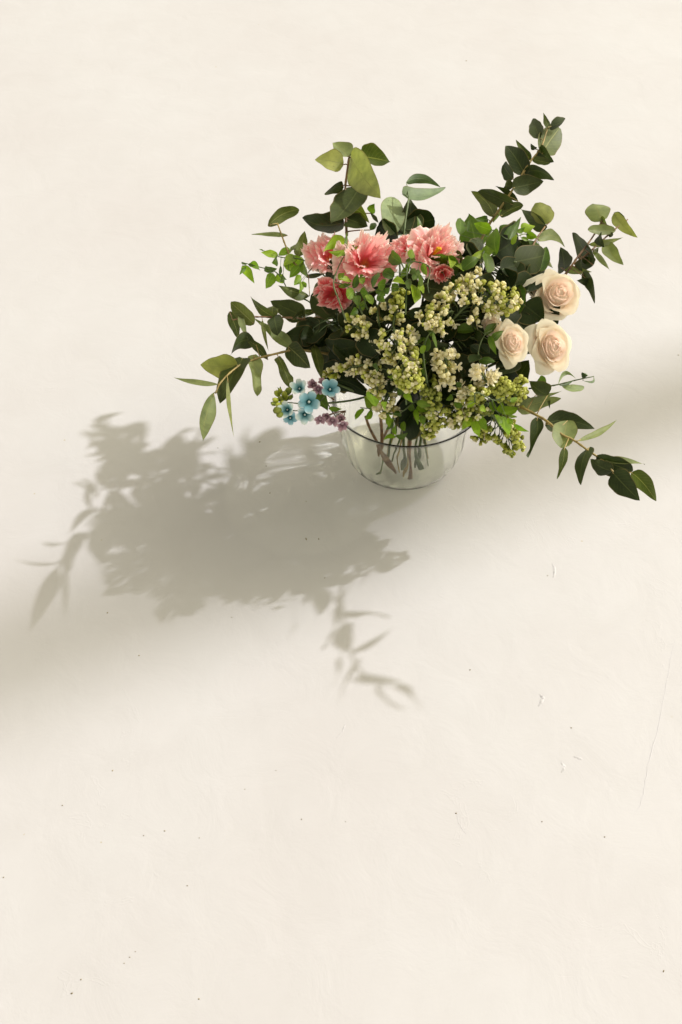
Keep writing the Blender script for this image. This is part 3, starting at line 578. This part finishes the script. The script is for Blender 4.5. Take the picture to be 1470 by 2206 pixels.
spray('bright leaves scattered between the largest lilac head and the vase rim', F, [(900, 1250), (880, 1130), (760, 1020), (700, 900)], [.235, .25, .265, .28], [
    (((880, 1130), (960, 1230)), 70, 2), (((860, 1150), (810, 1090)), 80, 1), (((730, 960), (790, 1010)), 60, 2), (((1000, 1230), (1150, 1260)), 78, 2), (((680, 1220), (690, 1310)), 62, 2), (((540, 1130), (600, 1270)), 100, 2),
    (((620, 900), (560, 860)), 60, 1), (((900, 1040), (960, 1080)), 60, 2), (((560, 560), (620, 640)), 56, 1)], dk=1.0)
spray('bright leaves among the lime lilac heads on the lower right', Gc, [(700, 1500), (720, 1400), (900, 1480), (1000, 1450)], [.245, .25, .255, .25], [
    (((560, 1560), (480, 1500)), 70, 1), (((700, 1500), (620, 1560)), 70, 2), (((760, 1540), (820, 1600)), 66, 2), (((1080, 1500), (1150, 1450)), 60, 2), (((460, 1420), (400, 1480)), 60, 1), (((1040, 1680), (1100, 1720)), 70, 2), (((560, 1340), (500, 1290)), 62, 1)], dk=1.02)
spray('bright leaves under the left pink flowers beside the round cream buds', K, [(560, 760), (540, 700), (560, 640), (640, 600)], [.3, .31, .315, .32], [
    (((560, 640), (600, 720)), 62, 2), (((540, 700), (470, 740)), 70, 2), (((480, 760), (420, 800)), 60, 1), (((640, 640), (700, 700)), 66, 1), (((520, 560), (480, 520)), 60, 2), (((330, 520), (380, 470)), 50, 2)], dk=1.06)

# ---------------------------------------------------------------- deep foliage that fills the heart of the bouquet
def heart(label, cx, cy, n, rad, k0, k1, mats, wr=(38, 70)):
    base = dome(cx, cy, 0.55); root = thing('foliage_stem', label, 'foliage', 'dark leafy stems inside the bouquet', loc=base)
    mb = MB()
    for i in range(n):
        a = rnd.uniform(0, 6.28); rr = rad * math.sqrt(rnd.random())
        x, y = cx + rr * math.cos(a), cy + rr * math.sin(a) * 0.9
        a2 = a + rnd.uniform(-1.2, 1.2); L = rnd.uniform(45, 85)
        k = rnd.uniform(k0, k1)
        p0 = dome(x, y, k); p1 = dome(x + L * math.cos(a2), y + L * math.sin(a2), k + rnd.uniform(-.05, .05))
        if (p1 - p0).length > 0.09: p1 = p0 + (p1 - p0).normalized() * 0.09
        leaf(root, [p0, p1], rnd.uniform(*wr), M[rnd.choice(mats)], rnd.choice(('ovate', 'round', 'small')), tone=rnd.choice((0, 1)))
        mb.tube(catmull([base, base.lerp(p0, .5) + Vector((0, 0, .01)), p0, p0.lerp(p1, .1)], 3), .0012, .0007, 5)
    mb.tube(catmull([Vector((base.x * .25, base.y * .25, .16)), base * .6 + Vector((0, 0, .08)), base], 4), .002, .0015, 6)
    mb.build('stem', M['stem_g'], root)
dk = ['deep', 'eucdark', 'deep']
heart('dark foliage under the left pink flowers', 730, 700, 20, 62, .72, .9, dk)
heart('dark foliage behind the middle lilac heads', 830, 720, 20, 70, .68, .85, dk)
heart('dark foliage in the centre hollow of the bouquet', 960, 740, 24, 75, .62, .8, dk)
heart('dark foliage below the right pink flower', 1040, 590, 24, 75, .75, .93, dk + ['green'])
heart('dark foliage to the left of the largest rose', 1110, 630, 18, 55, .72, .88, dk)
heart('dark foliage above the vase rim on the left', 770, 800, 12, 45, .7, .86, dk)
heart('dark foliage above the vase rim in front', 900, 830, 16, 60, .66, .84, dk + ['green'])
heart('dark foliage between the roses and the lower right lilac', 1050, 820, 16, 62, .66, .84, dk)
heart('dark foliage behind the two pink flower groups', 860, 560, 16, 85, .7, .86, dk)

# broad glossy leaves near the blue flowers
branch('leafy_stem', 'broad dark leaves next to the blue flowers, overhanging the vase rim', 'branch', F, [(620, 1100), (480, 1140), (300, 1080), (150, 1010)], [.20, .21, .215, .22], [
    (((110, 1010), (300, 960), (560, 1180)), 215, 0, 'ovate', dict(mat='deep', roll=0, bend=.05)), (((-60, 1120), (60, 1180), (120, 1310)), 150, 2, 'ovate', dict(mat='green')), (((130, 1290), (270, 1290)), 52, 3, 'lance', dict(mat='bright'))], smat='stem_g', petiole=False)

# ---------------------------------------------------------------- lilac
def bud_mesh(mat, hr, L, lob):
    prof = [(0.0007, 0), (0.0009, L * .3), (0.0012, L * .6), (hr * .72, L * .64), (hr, L * .78), (hr * .93, L * .9), (hr * .55, L * .98), (0.0002, L)]
    mb = MB(); seg = 8
    for i, (r, z) in enumerate(prof):
        for k in range(seg):
            a = 2 * math.pi * k / seg; rr = r * (1 + (lob * math.cos(4 * a) if i > 2 else 0))
            mb.v.append(Vector((rr * math.cos(a), rr * math.sin(a), z))); mb.uv.append((z / L, k / seg))
    for i in range(len(prof) - 1):
        for k in range(seg):
            k2 = (k + 1) % seg; mb.f.append((i * seg + k, i * seg + k2, (i + 1) * seg + k2, (i + 1) * seg + k))
    return mb.mesh('lilac_bud', mat)
def open_mesh(mat, L, pr, cup):
    mb = MB(); seg = 6
    prof = [(0.0007, 0), (0.0009, L * .5), (0.0014, L * .95)]
    for i, (r, z) in enumerate(prof):
        for k in range(seg):
            a = 2 * math.pi * k / seg; mb.v.append(Vector((r * math.cos(a), r * math.sin(a), z))); mb.uv.append((0.05 + .5 * z / L, k / seg))
    for i in range(len(prof) - 1):
        for k in range(seg):
            k2 = (k + 1) % seg; mb.f.append((i * seg + k, i * seg + k2, (i + 1) * seg + k2, (i + 1) * seg + k))
    for q in range(4):
        a0 = q * math.pi / 2; ca, sa = math.cos(a0), math.sin(a0)
        def fn(u_, v_):
            s = v_ * 2 - 1; r = 0.001 + u_ * pr; wd = pr * 0.46 * (max(0, math.sin(math.pi * (.10 + .82 * u_) ** 1.25)) ** .6) + .0002
            x, y = r, s * wd; z = L * .93 + cup * r * (u_) + 0.25 * wd * s * s + (u_ ** 3) * 0.0006
            return Vector((x * ca - y * sa, x * sa + y * ca, z)), (0.2 + .8 * u_, v_)
        mb.grid(fn, 5, 4)
    return mb.mesh('lilac_floret', mat)
BUD = {k: [bud_mesh(M[k], r_, L_, .1) for r_, L_ in ((.0030, .0120), (.0034, .0135), (.0026, .0105))] for k in ('cream', 'lime', 'olive')}
OPN = [open_mesh(M['white'], .0125, .0052, .5), open_mesh(M['white'], .0135, .0060, .3), open_mesh(M['white'], .013, .0048, .9)]
LG = 'cream and lime lilac heads'
def lilac(label, axis, rpx, n, mix, ks=(.8, 1.0), taper=.55, down=None, droop=0.0, sz=1.0, cr=T):
    """mix: weights (cream, lime, olive, open) at the base and at the tip"""
    k = [ks[0] + (ks[1] - ks[0]) * i / (len(axis) - 1) for i in range(len(axis))]
    P = [dome(*cr(*a), kk) for a, kk in zip(axis, k)]
    rpx *= 1.1; n = int(n * 1.95); sz *= .82; R0 = rpx * mpp(P[-1])
    root = thing('lilac_head', label, 'flower', LG, loc=P[0])
    ax = catmull(P, 8)
    root_pt = Vector((P[0].x * .3, P[0].y * .3, .165))
    path = catmull(([Vector(down)] if down else []) + [root_pt, root_pt.lerp(P[0], .6) + Vector((0, 0, .012))] + P, 6)
    mb = MB(); mb.tube(path, .0023, .001, 7)
    mb.build('stem', M['stem_g'], root)
    tw = MB(); per = 8; nb = max(3, round(n / per))
    for i in range(nb):
        t = (i + rnd.random()) / nb
        j = min(int(t * (len(ax) - 1)), len(ax) - 2); f = t * (len(ax) - 1) - j
        c = ax[j].lerp(ax[j + 1], f); axd = (ax[j + 1] - ax[j]).normalized()
        a1 = axd.orthogonal().normalized(); a2 = axd.cross(a1); ang = i * 2.39996 + rnd.uniform(-.4, .4)
        rad = a1 * math.cos(ang) + a2 * math.sin(ang)
        up = rnd.uniform(.2, .7) + (1.0 * max(0, t - .8) / .2)
        dr = (rad + axd * up + Vector((0, 0, -droop))).normalized()
        RR = R0 * (1 - taper * t) * rnd.uniform(.82, 1.08); Lf0 = .0135 * sz
        E = c + dr * max(RR - Lf0 * 1.15, .001)
        tw.tube([c - axd * .005, c.lerp(E, .5), E], .0008, .0006, 4)
        mw = mix[0] if t < rnd.uniform(.25, .75) else mix[1]
        for m_ in range(per):
            if m_ == 0: q3 = dr
            else:
                b1 = dr.orthogonal().normalized(); b2 = dr.cross(b1); an = m_ * 6.283 / (per - 1) + rnd.uniform(-.3, .3); sp = rnd.uniform(.35, .85)
                q3 = (dr + (b1 * math.cos(an) + b2 * math.sin(an)) * sp + Vector((0, 0, -droop * .5))).normalized()
            kind = rnd.choices(('cream', 'lime', 'olive', 'open'), (mw[0], mw[1], mw[2], mw[3] * (.45 if mw[3] < 5 else 1)))[0]
            me = rnd.choice(OPN) if kind == 'open' else rnd.choice(BUD[kind])
            s = sz * rnd.uniform(.8, 1.2)
            p = E + q3 * rnd.uniform(-.002, .002)
            q = q3.to_track_quat('Z', 'Y')
            place('floret', me, root, Matrix.LocRotScale(p, q @ Quaternion((0, 0, 1), rnd.uniform(0, 6.28)), Vector((s, s, s * rnd.uniform(.85, 1.2)))))
            tw.tube([E - dr * .003, p + q3 * .002], .0006, .0005, 4)
    t_ = tw.build('branchlets', M['stem_g'], root)
    return root
CR, LI, OL = (7, 2.4, 0, 1.3), (1, 6, 1.6, .1), (0, 2, 6, .05)
lilac('largest lilac head, a dense cream and lime cone hanging in the middle of the bouquet', [(848, 705), (858, 745), (876, 790), (884, 822)], 56, 215, (CR, (2, 6, 0, .3)), (.88, 1.08), .45, down=(.0, -.035, .012))
lilac('small upright lilac tip between the middle pink flower and the largest lilac head', [(848, 705), (855, 665), (860, 635)], 20, 46, ((4, 3, 0, 1), (1, 7, 0, 0)), (.88, .98), .3)
lilac('loose lilac head with round cream buds just below the lowest pink flower', [(800, 712), (780, 712), (762, 695)], 32, 48, (CR, (4, 3, 0, 1)), (.85, 1.0), .2)
lilac('few round cream buds on bare stalks right of the lowest pink flower', [(818, 700), (815, 665), (818, 650)], 18, 14, ((8, 1, 0, 0), (8, 1, 0, 0)), (.88, .98), .1)
lilac('thin lilac head pointing left over the blue flowers', [(790, 785), (750, 795), (705, 805)], 24, 56, ((5, 1, 0, 2), (3, 4, 0, .5)), (.85, .95), .4)
lilac('shaded lilac head tucked under the left side of the largest one', [(800, 775), (805, 805), (812, 838)], 30, 60, ((5, 2, 0, 1), (5, 2, 0, 1)), (.8, .92), .3)
lilac('drooping long lilac florets just above the vase rim', [(825, 835), (832, 862), (838, 880)], 32, 44, ((6, 1, 0, 2), (6, 1, 0, 2)), (.82, .92), .1, droop=.5)
lilac('cream lilac head right under the right pink flower', [(975, 672), (945, 688), (930, 700)], 36, 78, (CR, CR), (.88, 1.02), .3)
lilac('sparse lilac buds along dark stalks directly below the right pink flower', [(905, 700), (950, 650), (985, 615)], 24, 44, ((6, 2, 0, 2), (6, 3, 0, 1)), (.88, .98), .2)
lilac('wide lilac head spreading to the right toward the largest rose', [(975, 690), (1020, 650), (1065, 640), (1095, 650)], 52, 170, (CR, (3, 5, 0, .4)), (.85, 1.03), .35, down=(.035, .02, .012))
lilac('upright white tip of lilac above the wide right head', [(1010, 640), (1018, 605), (1022, 592)], 22, 26, ((6, 1, 0, 3), (8, 0, 0, 1)), (.9, 1.02), .2)
lilac('long tubed white lilac florets in the shaded centre', [(955, 750), (960, 775), (962, 815)], 34, 62, ((5, 0, 0, 3), (6, 0, 0, 2)), (.82, .94), .15, droop=.35, sz=1.15)
lilac('green budded lilac below the right edge of the largest head', [(915, 815), (928, 845), (935, 872)], 28, 62, (OL, OL), (.84, .92), .3)
lilac('lime lilac head hanging over the front rim of the vase', [(945, 865), (930, 900), (925, 930)], 36, 90, ((1, 4, 3, .4), LI), (.84, .98), .4)
lilac('open white lilac florets under the middle rose', [(1055, 830), (1045, 815), (1038, 802)], 26, 22, ((2, 0, 0, 6), (1, 0, 0, 8)), (.85, .95), .1, sz=1.1)
lilac('rounded lilac head with open florets at the lower centre right', [(985, 850), (1010, 850), (1040, 848)], 30, 70, ((3, 2, 0, 2), LI), (.84, .95), .25)
lilac('lime lilac head right below the middle rose', [(1060, 850), (1080, 838), (1095, 828)], 28, 66, (LI, (1, 7, 0, 0)), (.86, .96), .2)
lilac('small lime lilac head at the right, under the two lower roses', [(1105, 870), (1118, 845), (1122, 825)], 26, 60, (LI, (1, 7, 0, 0)), (.88, .98), .25)
lilac('lowest lilac head, lime buds hanging clear of the vase on the right', [(1060, 895), (1080, 925), (1108, 958)], 42, 110, (LI, (1, 6, 1, 0)), (.88, 1.02), .3, down=(.02, -.03, .012))
lilac('short tuft of lime buds beside the lowest lilac head', [(1040, 905), (1036, 930), (1034, 945)], 20, 28, (LI, LI), (.86, .95), .2)
lilac('dull lilac buds over the right part of the vase rim', [(990, 860), (985, 885), (975, 905)], 34, 70, ((2, 3, 3, 1), (2, 3, 3, 1)), (.82, .9), .2)
lilac('dim lilac buds in front of the right rim, half hidden', [(1050, 870), (1030, 885), (1010, 892)], 28, 48, ((2, 3, 3, 1), (2, 3, 3, 1)), (.82, .9), .2)

# ---------------------------------------------------------------- roses
def frame_to(p, tilt):
    """axis for a bloom: between the view and a tilt vector"""
    n = ((CAM - p).normalized() + Vector(tilt)).normalized(); return n
def rose(label, cx, cy, rx, tilt, k=.98, petals=20, sq=1.0, openness=1.0, seed=0):
    rg = random.Random(seed); c = dome(cx, cy, k); Rr = rx * mpp(c); n = frame_to(c, tilt); q = n.to_track_quat('Z', 'Y')
    base = c - n * Rr * .75
    root = thing('rose', label, 'flower', 'cream roses on the right of the bouquet', loc=base)
    X, Y = q @ Vector((1, 0, 0)), q @ Vector((0, 1, 0))
    for i in range(petals):
        f = (i + .5) / petals; a0 = i * 2.39996 + rg.uniform(-.2, .2)
        rm = Rr * (.07 + .80 * f ** 1.05) * openness            # where the petal stands
        rb = Rr * (.03 + .20 * f)
        h = Rr * (1.14 - .30 * f - .30 * max(0, f - .5) / .5) * rg.uniform(.97, 1.03)
        close = max(0, .42 - f) * 1.3; curl = Rr * (.03 + .34 * max(0, f - .35)); wa = 1.45 - .62 * f
        pt = rg.uniform(.05, .16) if f > .6 else .0; ph = rg.uniform(0, 6.28); sk = rg.uniform(-.15, .15); cx0 = rg.uniform(-.25, .25)
        ell = 1 + .14 * (1 - f); ea = rg.uniform(-.3, .3)
        def fn(u_, v_):
            s = v_ * 2 - 1; t = u_
            edge = (1 - .24 * abs(s) ** 3) + pt * math.exp(-((s - cx0) / .25) ** 2) + .02 * math.sin(7 * s + ph)
            tt = t * edge
            r = rb + (rm - rb) * min(1, tt * 1.25) ** .75
            r *= 1 - close * max(0, tt - .45) ** 1.2
            roll = max(0, tt - .74) / .26; r += curl * roll ** 1.6
            z = h * tt ** .9 - curl * .75 * roll ** 2.2
            r += Rr * .035 * s * (1 if i % 2 else -1) + Rr * .03 * math.sin(4 * s + ph) * tt ** 2
            a = a0 + wa * s * (.35 + .65 * min(1, tt * 1.6)) + sk * tt
            x_, y_ = r * math.cos(a) * ell, r * math.sin(a)
            return base + X * x_ + Y * (y_ * sq) + n * z, (t * (.5 + .5 * f), v_)
        mb = MB(); mb.grid(fn, 11, 12)
        mb.build('petal', M['rose_in'] if f < .55 else M['rose'], root)
    core = MB(); core.ball((0, 0, 0), Rr * .46, 1, sq, 1.28, 16, 12)
    core.v = [base + n * Rr * .38 + q @ v for v in core.v]; k0 = len(core.v); core.ball((0, 0, 0), Rr * .66, 1, sq, .8, 16, 10); core.v[k0:] = [base + n * Rr * .18 + q @ v for v in core.v[k0:]]; core.uv = [(.7, .5)] * len(core.v); core.build('flower_heart', M['rose'], root)
    mb = MB()
    rp = Vector((base.x * .3, base.y * .3, .165))
    mb.tube(catmull([rp, base.lerp(rp, .4) + Vector((0, 0, .01)), base + n * .004], 6), .0022, .002, 7); mb.build('stem', M['stem_g'], root)
    for j in range(5):
        a = j * 1.2566; dd = (X * math.cos(a) + Y * math.sin(a))
        leaf(root, [base + n * .002, base + dd * Rr * .45 + n * .0, base + dd * Rr * .7 - n * .008], 12, M['green'], 'lance').name = 'sepal'
    return root
rose('largest cream rose, topmost on the right edge of the bouquet', 1205, 632, 61, (.5, .25, .3), .99, 23, .95, seed=1)
rose('smallest rounded cream rose with a tight blush centre, left of the other two', 1106, 738, 40, (.4, .1, .15), .96, 22, 1.28, openness=.95, seed=2)
rose('cream rose directly below the largest one, its outer petals opened downward', 1193, 747, 49, (.55, .05, .15), .96, 23, 1.3, seed=3)
rose('half hidden peach rose peeping out between the wide lilac and the smallest rose', 1056, 700, 26, (-.2, .1, .1), .86, 14, 1.0, seed=4)

# ---------------------------------------------------------------- lisianthus
def ruffle(label, cx, cy, rx, tilt, mat, k=1.0, petals=18, seed=0, centre=True, sq=.85):
    rg = random.Random(seed); c = dome(cx, cy, k); Rr = rx * mpp(c); n = frame_to(c, tilt); q = n.to_track_quat('Z', 'Y')
    base = c - n * Rr * .55
    root = thing('lisianthus', label, 'flower', 'pink ruffled flowers at the back of the bouquet', loc=base)
    X, Y = q @ Vector((1, 0, 0)), q @ Vector((0, 1, 0))
    for i in range(petals):
        f = (i + .5) / petals; a0 = i * 2.39996 + rg.uniform(-.35, .35)
        rt = Rr * (.40 + .66 * f) * rg.uniform(.88, 1.12); h = Rr * (.95 - .60 * f) * rg.uniform(.75, 1.25); wa = rg.uniform(.75, 1.15)
        ph, p2, p3 = (rg.uniform(0, 6.28) for _ in range(3)); fr = rg.uniform(4, 6.5); am = rg.uniform(.08, .14) * Rr
        tip = rg.uniform(-.05, .35); off = (X * rg.uniform(-.10, .10) + Y * rg.uniform(-.10, .10)) * Rr
        def fn(u_, v_):
            s = v_ * 2 - 1; t = u_
            edge = (1 - .13 * abs(s) ** 7) * (1 + .012 * math.sin(47 * s + p3) + .05 * math.sin(5 * s + p2))
            tt = t * edge
            r = Rr * .05 + (rt - Rr * .05) * tt ** .8
            z = h * math.sin(min(tt, 1.2) * 1.4) * (1 - tip * tt)
            rf = am * tt ** 2.2 * (math.sin(fr * s + ph) + .7 * math.sin(2.3 * fr * s + p2)); rh = am * .6 * math.sin(5.5 * fr * s + p3) * tt ** 7
            r += rf * .5 * (1 - f * .4) + rh * .10; z += rf * 1.15 + rh + .04 * Rr * math.sin(5 * tt + p3)
            a = a0 + wa * s * (.30 + .70 * tt ** .7) + .08 * math.sin(fr * s + ph + 1.3) * tt ** 2
            return base + off * tt + X * (r * math.cos(a)) + Y * (r * math.sin(a) * sq) + n * z, (t, v_)
        mb = MB(); mb.grid(fn, 12, 44); mb.build('petal', M[mat], root)
    if centre:
        st_ = MB()
        for j in range(9):
            a = j * .7; rr = Rr * rg.uniform(.02, .09); p0 = base; p1 = base + X * rr * math.cos(a) + Y * rr * math.sin(a) + n * Rr * rg.uniform(.7, .85)
            st_.tube([p0, p0.lerp(p1, .5), p1], .0007, .0007, 5)
            st_.ball(p1, .0016, 1, .7, 1, 7, 5)
        st_.build('stamens', M['stamen'], root)
    mb = MB(); rp = Vector((base.x * .3, base.y * .3, .165))
    mb.tube(catmull([rp, base.lerp(rp, .4) + Vector((0, 0, .01)), base], 6), .0018, .0016, 7); mb.build('stem', M['stem_g'], root)
ruffle('left pink ruffled flower, partly under a bright green sprig', 712, 545, 60, (.0, .2, .6), 'pink', 1.0, 18, 1, False)
ruffle('widest pink ruffled flower, between the left and the right one', 792, 556, 76, (.35, .1, .7), 'pink', 1.04, 22, 2, False)
ruffle('right pink ruffled flower with bright yellow stamens', 940, 542, 68, (.5, .2, .5), 'pink', 1.04, 20, 3)
ruffle('small pink bloom squeezed between the widest and the right pink flower', 876, 535, 34, (-.1, .1, .2), 'pink', .98, 12, 5, False)
ruffle('lowest and smallest pink flower, deep rose coloured, under the left one', 715, 632, 46, (-.5, -.2, .2), 'pinkdeep', .98, 18, 4, False)
ruffle('folded pink bud hanging below the right pink flower', 955, 590, 26, (.2, -.6, -.2), 'pinkdeep', .98, 10, 6, False)

# ---------------------------------------------------------------- blue flowers
def star(parent, cx, cy, rx, tilt, z, mat, np_=5, cup=.35, faded=False, seed=0):
    rx *= 1.0 if not faded else .9; cup *= 1.4
    rg = random.Random(seed); c = W(cx, cy, z); Rr = rx * mpp(c); n = ((CAM - c).normalized() + Vector(tilt)).normalized(); q = n.to_track_quat('Z', 'Y')
    X, Y = q @ Vector((1, 0, 0)), q @ Vector((0, 1, 0))
    mb = MB()
    pts = [c - n * Rr * 1.0, c - n * Rr * .5, c - n * Rr * .06, c + n * Rr * .02]
    mb.tube(pts, Rr * .12, Rr * .30, 10)
    fl_ = mb.build('flower', M['teal'] if not faded else M['mauve'], parent)
    a00 = rg.uniform(0, 6.28)
    for i in range(np_):
        a0 = a00 + i * 2 * math.pi / np_ + rg.uniform(-.16, .16); ca, sa = math.cos(a0), math.sin(a0); cu = cup * rg.uniform(.7, 1.3); crum = rg.uniform(.15, .35) if faded else .04
        ph = rg.uniform(0, 6); pw = rg.uniform(.36, .46)
        def fn(u_, v_):
            s = v_ * 2 - 1; r = Rr * (.2 + .8 * u_); wd = Rr * pw * (math.sin(math.pi * (.12 + .80 * u_) ** 1.0) ** .55 if u_ < 1 else .25)
            x, y = r, s * wd; zz = cu * Rr * (u_ - .2 * u_ ** 3) - .10 * Rr * (u_ ** 4) + .16 * wd * s * s + crum * Rr * math.sin(5 * u_ + 3 * s + ph) * u_ + .10 * Rr * math.sin(ph + i * 2) * u_ ** 2
            return c + X * (x * ca - y * sa) + Y * (x * sa + y * ca) + n * zz, (u_, v_)
        m2 = MB(); m2.grid(fn, 7, 6); m2.build('petal', M[mat], fl_)
    if not faded:
        m3 = MB(); m3.ball((c + n * Rr * .12), Rr * .11, nu=8, nv=5); m3.build('crown', M['dot'], fl_)
    return c
tz = .235
tw_ = thing('blue_flower_spray', 'spray of pale blue five petalled flowers with green buds, left of the vase rim', 'flower', loc=W(700, 860, .21))
heads = [(646, 838, 19, (-.2, .2, .3), tz + .008, 'skyw', 5, .8), (666, 866, 25, (0, -.1, .1), tz + .012, 'sky', 5, .25), (711, 840, 22, (.1, .3, .2), tz + .01, 'sky', 5, .6),
         (620, 883, 19, (-.3, -.1, .2), tz, 'skyw', 5, .85), (657, 893, 21, (0, -.3, 0), tz - .006, 'skyw', 5, .6), (626, 900, 17, (-.2, -.5, -.2), tz - .012, 'sky', 5, .1)]
ends = []
for i, hd in enumerate(heads): ends.append(star(tw_, *hd[:3], hd[3], hd[4], hd[5], hd[6], hd[7], False, 20 + i))
mb = MB(); hub = W(672, 872, tz - .028); low = W(770, 860, .19)
mb.tube(catmull([Vector((-.02, -.01, .165)), low, hub], 6), .0018, .0013, 7)
for e in ends: mb.tube(catmull([hub, (hub + e) / 2 - Vector((0, 0, .006)), e - (CAM - e).normalized() * .008], 3), .0009, .0007, 5)
budp = [(598, 848, 7), (606, 860, 8), (594, 862, 7), (600, 872, 7), (613, 850, 7), (610, 868, 7), (621, 843, 8), (598, 884, 10), (618, 858, 6), (603, 893, 8), (626, 856, 6), (590, 870, 6), (604, 842, 5)]
hub2 = W(612, 866, tz - .01); mb.tube(catmull([hub, hub2], 4), .001, .0008, 5)
for x, y, r_ in budp:
    p = W(x, y, tz + rnd.uniform(-.008, .006)); mb.tube([hub2, (hub2 + p) / 2, p], .0007, .0006, 4)
    m2 = MB(); m2.ball((0, 0, 0), r_ * mpp(p), 1, .8, 1.25, 8, 6)
    qq = (p - hub2).normalized().to_track_quat('Z', 'Y'); m2.v = [qq @ v + p for v in m2.v]
    m2.build('bud', M['lime'] if rnd.random() < .35 else M['olive'], tw_)
    for j in range(2):
        l = leaf(tw_, [p - (qq @ Vector((0, 0, 1))) * .004, p + qq @ Vector((.002 * (-1) ** j, .001, .006))], 5, M['green'], 'small'); 
        if l: l.name = 'sepal'
mb.build('stem', M['stem_g'], tw_)
mv = thing('faded_flower_spray', 'row of faded mauve blossoms drooping at the left rim of the vase', 'flower', loc=W(730, 880, .2))
mb = MB(); hub = W(745, 885, .2)
for i, (x, y, r_, t_) in enumerate([(690, 902, 14, (0, -.6, -.3)), (703, 899, 12, (0, -.2, 0)), (717, 905, 15, (0, -.6, -.3)), (738, 913, 15, (.1, -.9, -.5)), (733, 902, 12, (.2, 0, 0))]):
    e = star(mv, x, y, r_, t_, .205, 'mauve', 5, .6, True, 40 + i); mb.tube(catmull([hub, (hub + e) / 2 + Vector((0, 0, .003)), e], 3), .0009, .0006, 5)
mb.build('stem', M['stem_r'], mv)
mv = thing('faded_flower_spray', 'single folded mauve blossom between two blue flowers', 'flower', loc=W(705, 845, .22))
mb = MB(); hub = W(720, 862, .21)
for i, (x, y, r_, t_) in enumerate([(676, 830, 13, (-.3, .3, 0)), (686, 838, 13, (0, -.4, 0)), (695, 825, 11, (0, .5, .3))]):
    e = star(mv, x, y, r_, t_, .232, 'mauve', 5, .8, True, 50 + i); mb.tube(catmull([hub, (hub + e) / 2, e], 3), .0009, .0006, 5)
mb.build('stem', M['stem_r'], mv)

# ---------------------------------------------------------------- cut stems standing in the vase
def cut(label, pts, r_, mat):
    P = [W(*V(x, y), z) for x, y, z in pts]; o = MB(); o.tube(catmull(P, 7), r_, r_ * .8, 8, knots=.15); ob = o.build('flower_stem', M[mat], None)
    ob['label'] = label; ob['category'] = 'stem'; ob['group'] = 'cut stems inside the glass vase'
cut('thick brown stem leaning left to right across the left part of the vase', [(650, 772, .014), (560, 610, .05), (430, 380, .12), (380, 250, .17)], .0024, 'stem_r')
cut('dark olive stem crossing behind the thick brown one', [(500, 778, .014), (590, 580, .05), (620, 420, .11), (640, 250, .17)], .0019, 'stem_g')
cut('thin green stem just right of the crossed stems', [(610, 660, .03), (660, 560, .06), (705, 440, .1), (740, 250, .17)], .0016, 'stem_g')
cut('straight thick brown stem in the middle of the vase', [(790, 820, .012), (792, 620, .06), (795, 440, .11), (790, 250, .17)], .0027, 'stem_r')
cut('pale thin stem hugging the left of the straight one', [(745, 800, .012), (765, 640, .05), (780, 450, .1), (770, 250, .17)], .0015, 'stem_y')
cut('green stem on the right side of the vase, bent at its lower end', [(900, 730, .014), (870, 640, .035), (845, 540, .06), (860, 440, .1), (880, 250, .17)], .0018, 'stem_g')
cut('slender green stem near the right wall of the vase', [(960, 700, .02), (940, 560, .06), (930, 440, .1), (900, 250, .17)], .0013, 'stem_g')
cut('slender pale stem between the crossed stems and the straight one', [(700, 760, .014), (690, 600, .05), (720, 440, .1), (740, 250, .17)], .0013, 'stem_y')
cut('short broad stem stub at the left of the vase', [(505, 600, .05), (530, 520, .07), (530, 380, .11), (520, 250, .17)], .0028, 'stem_r')
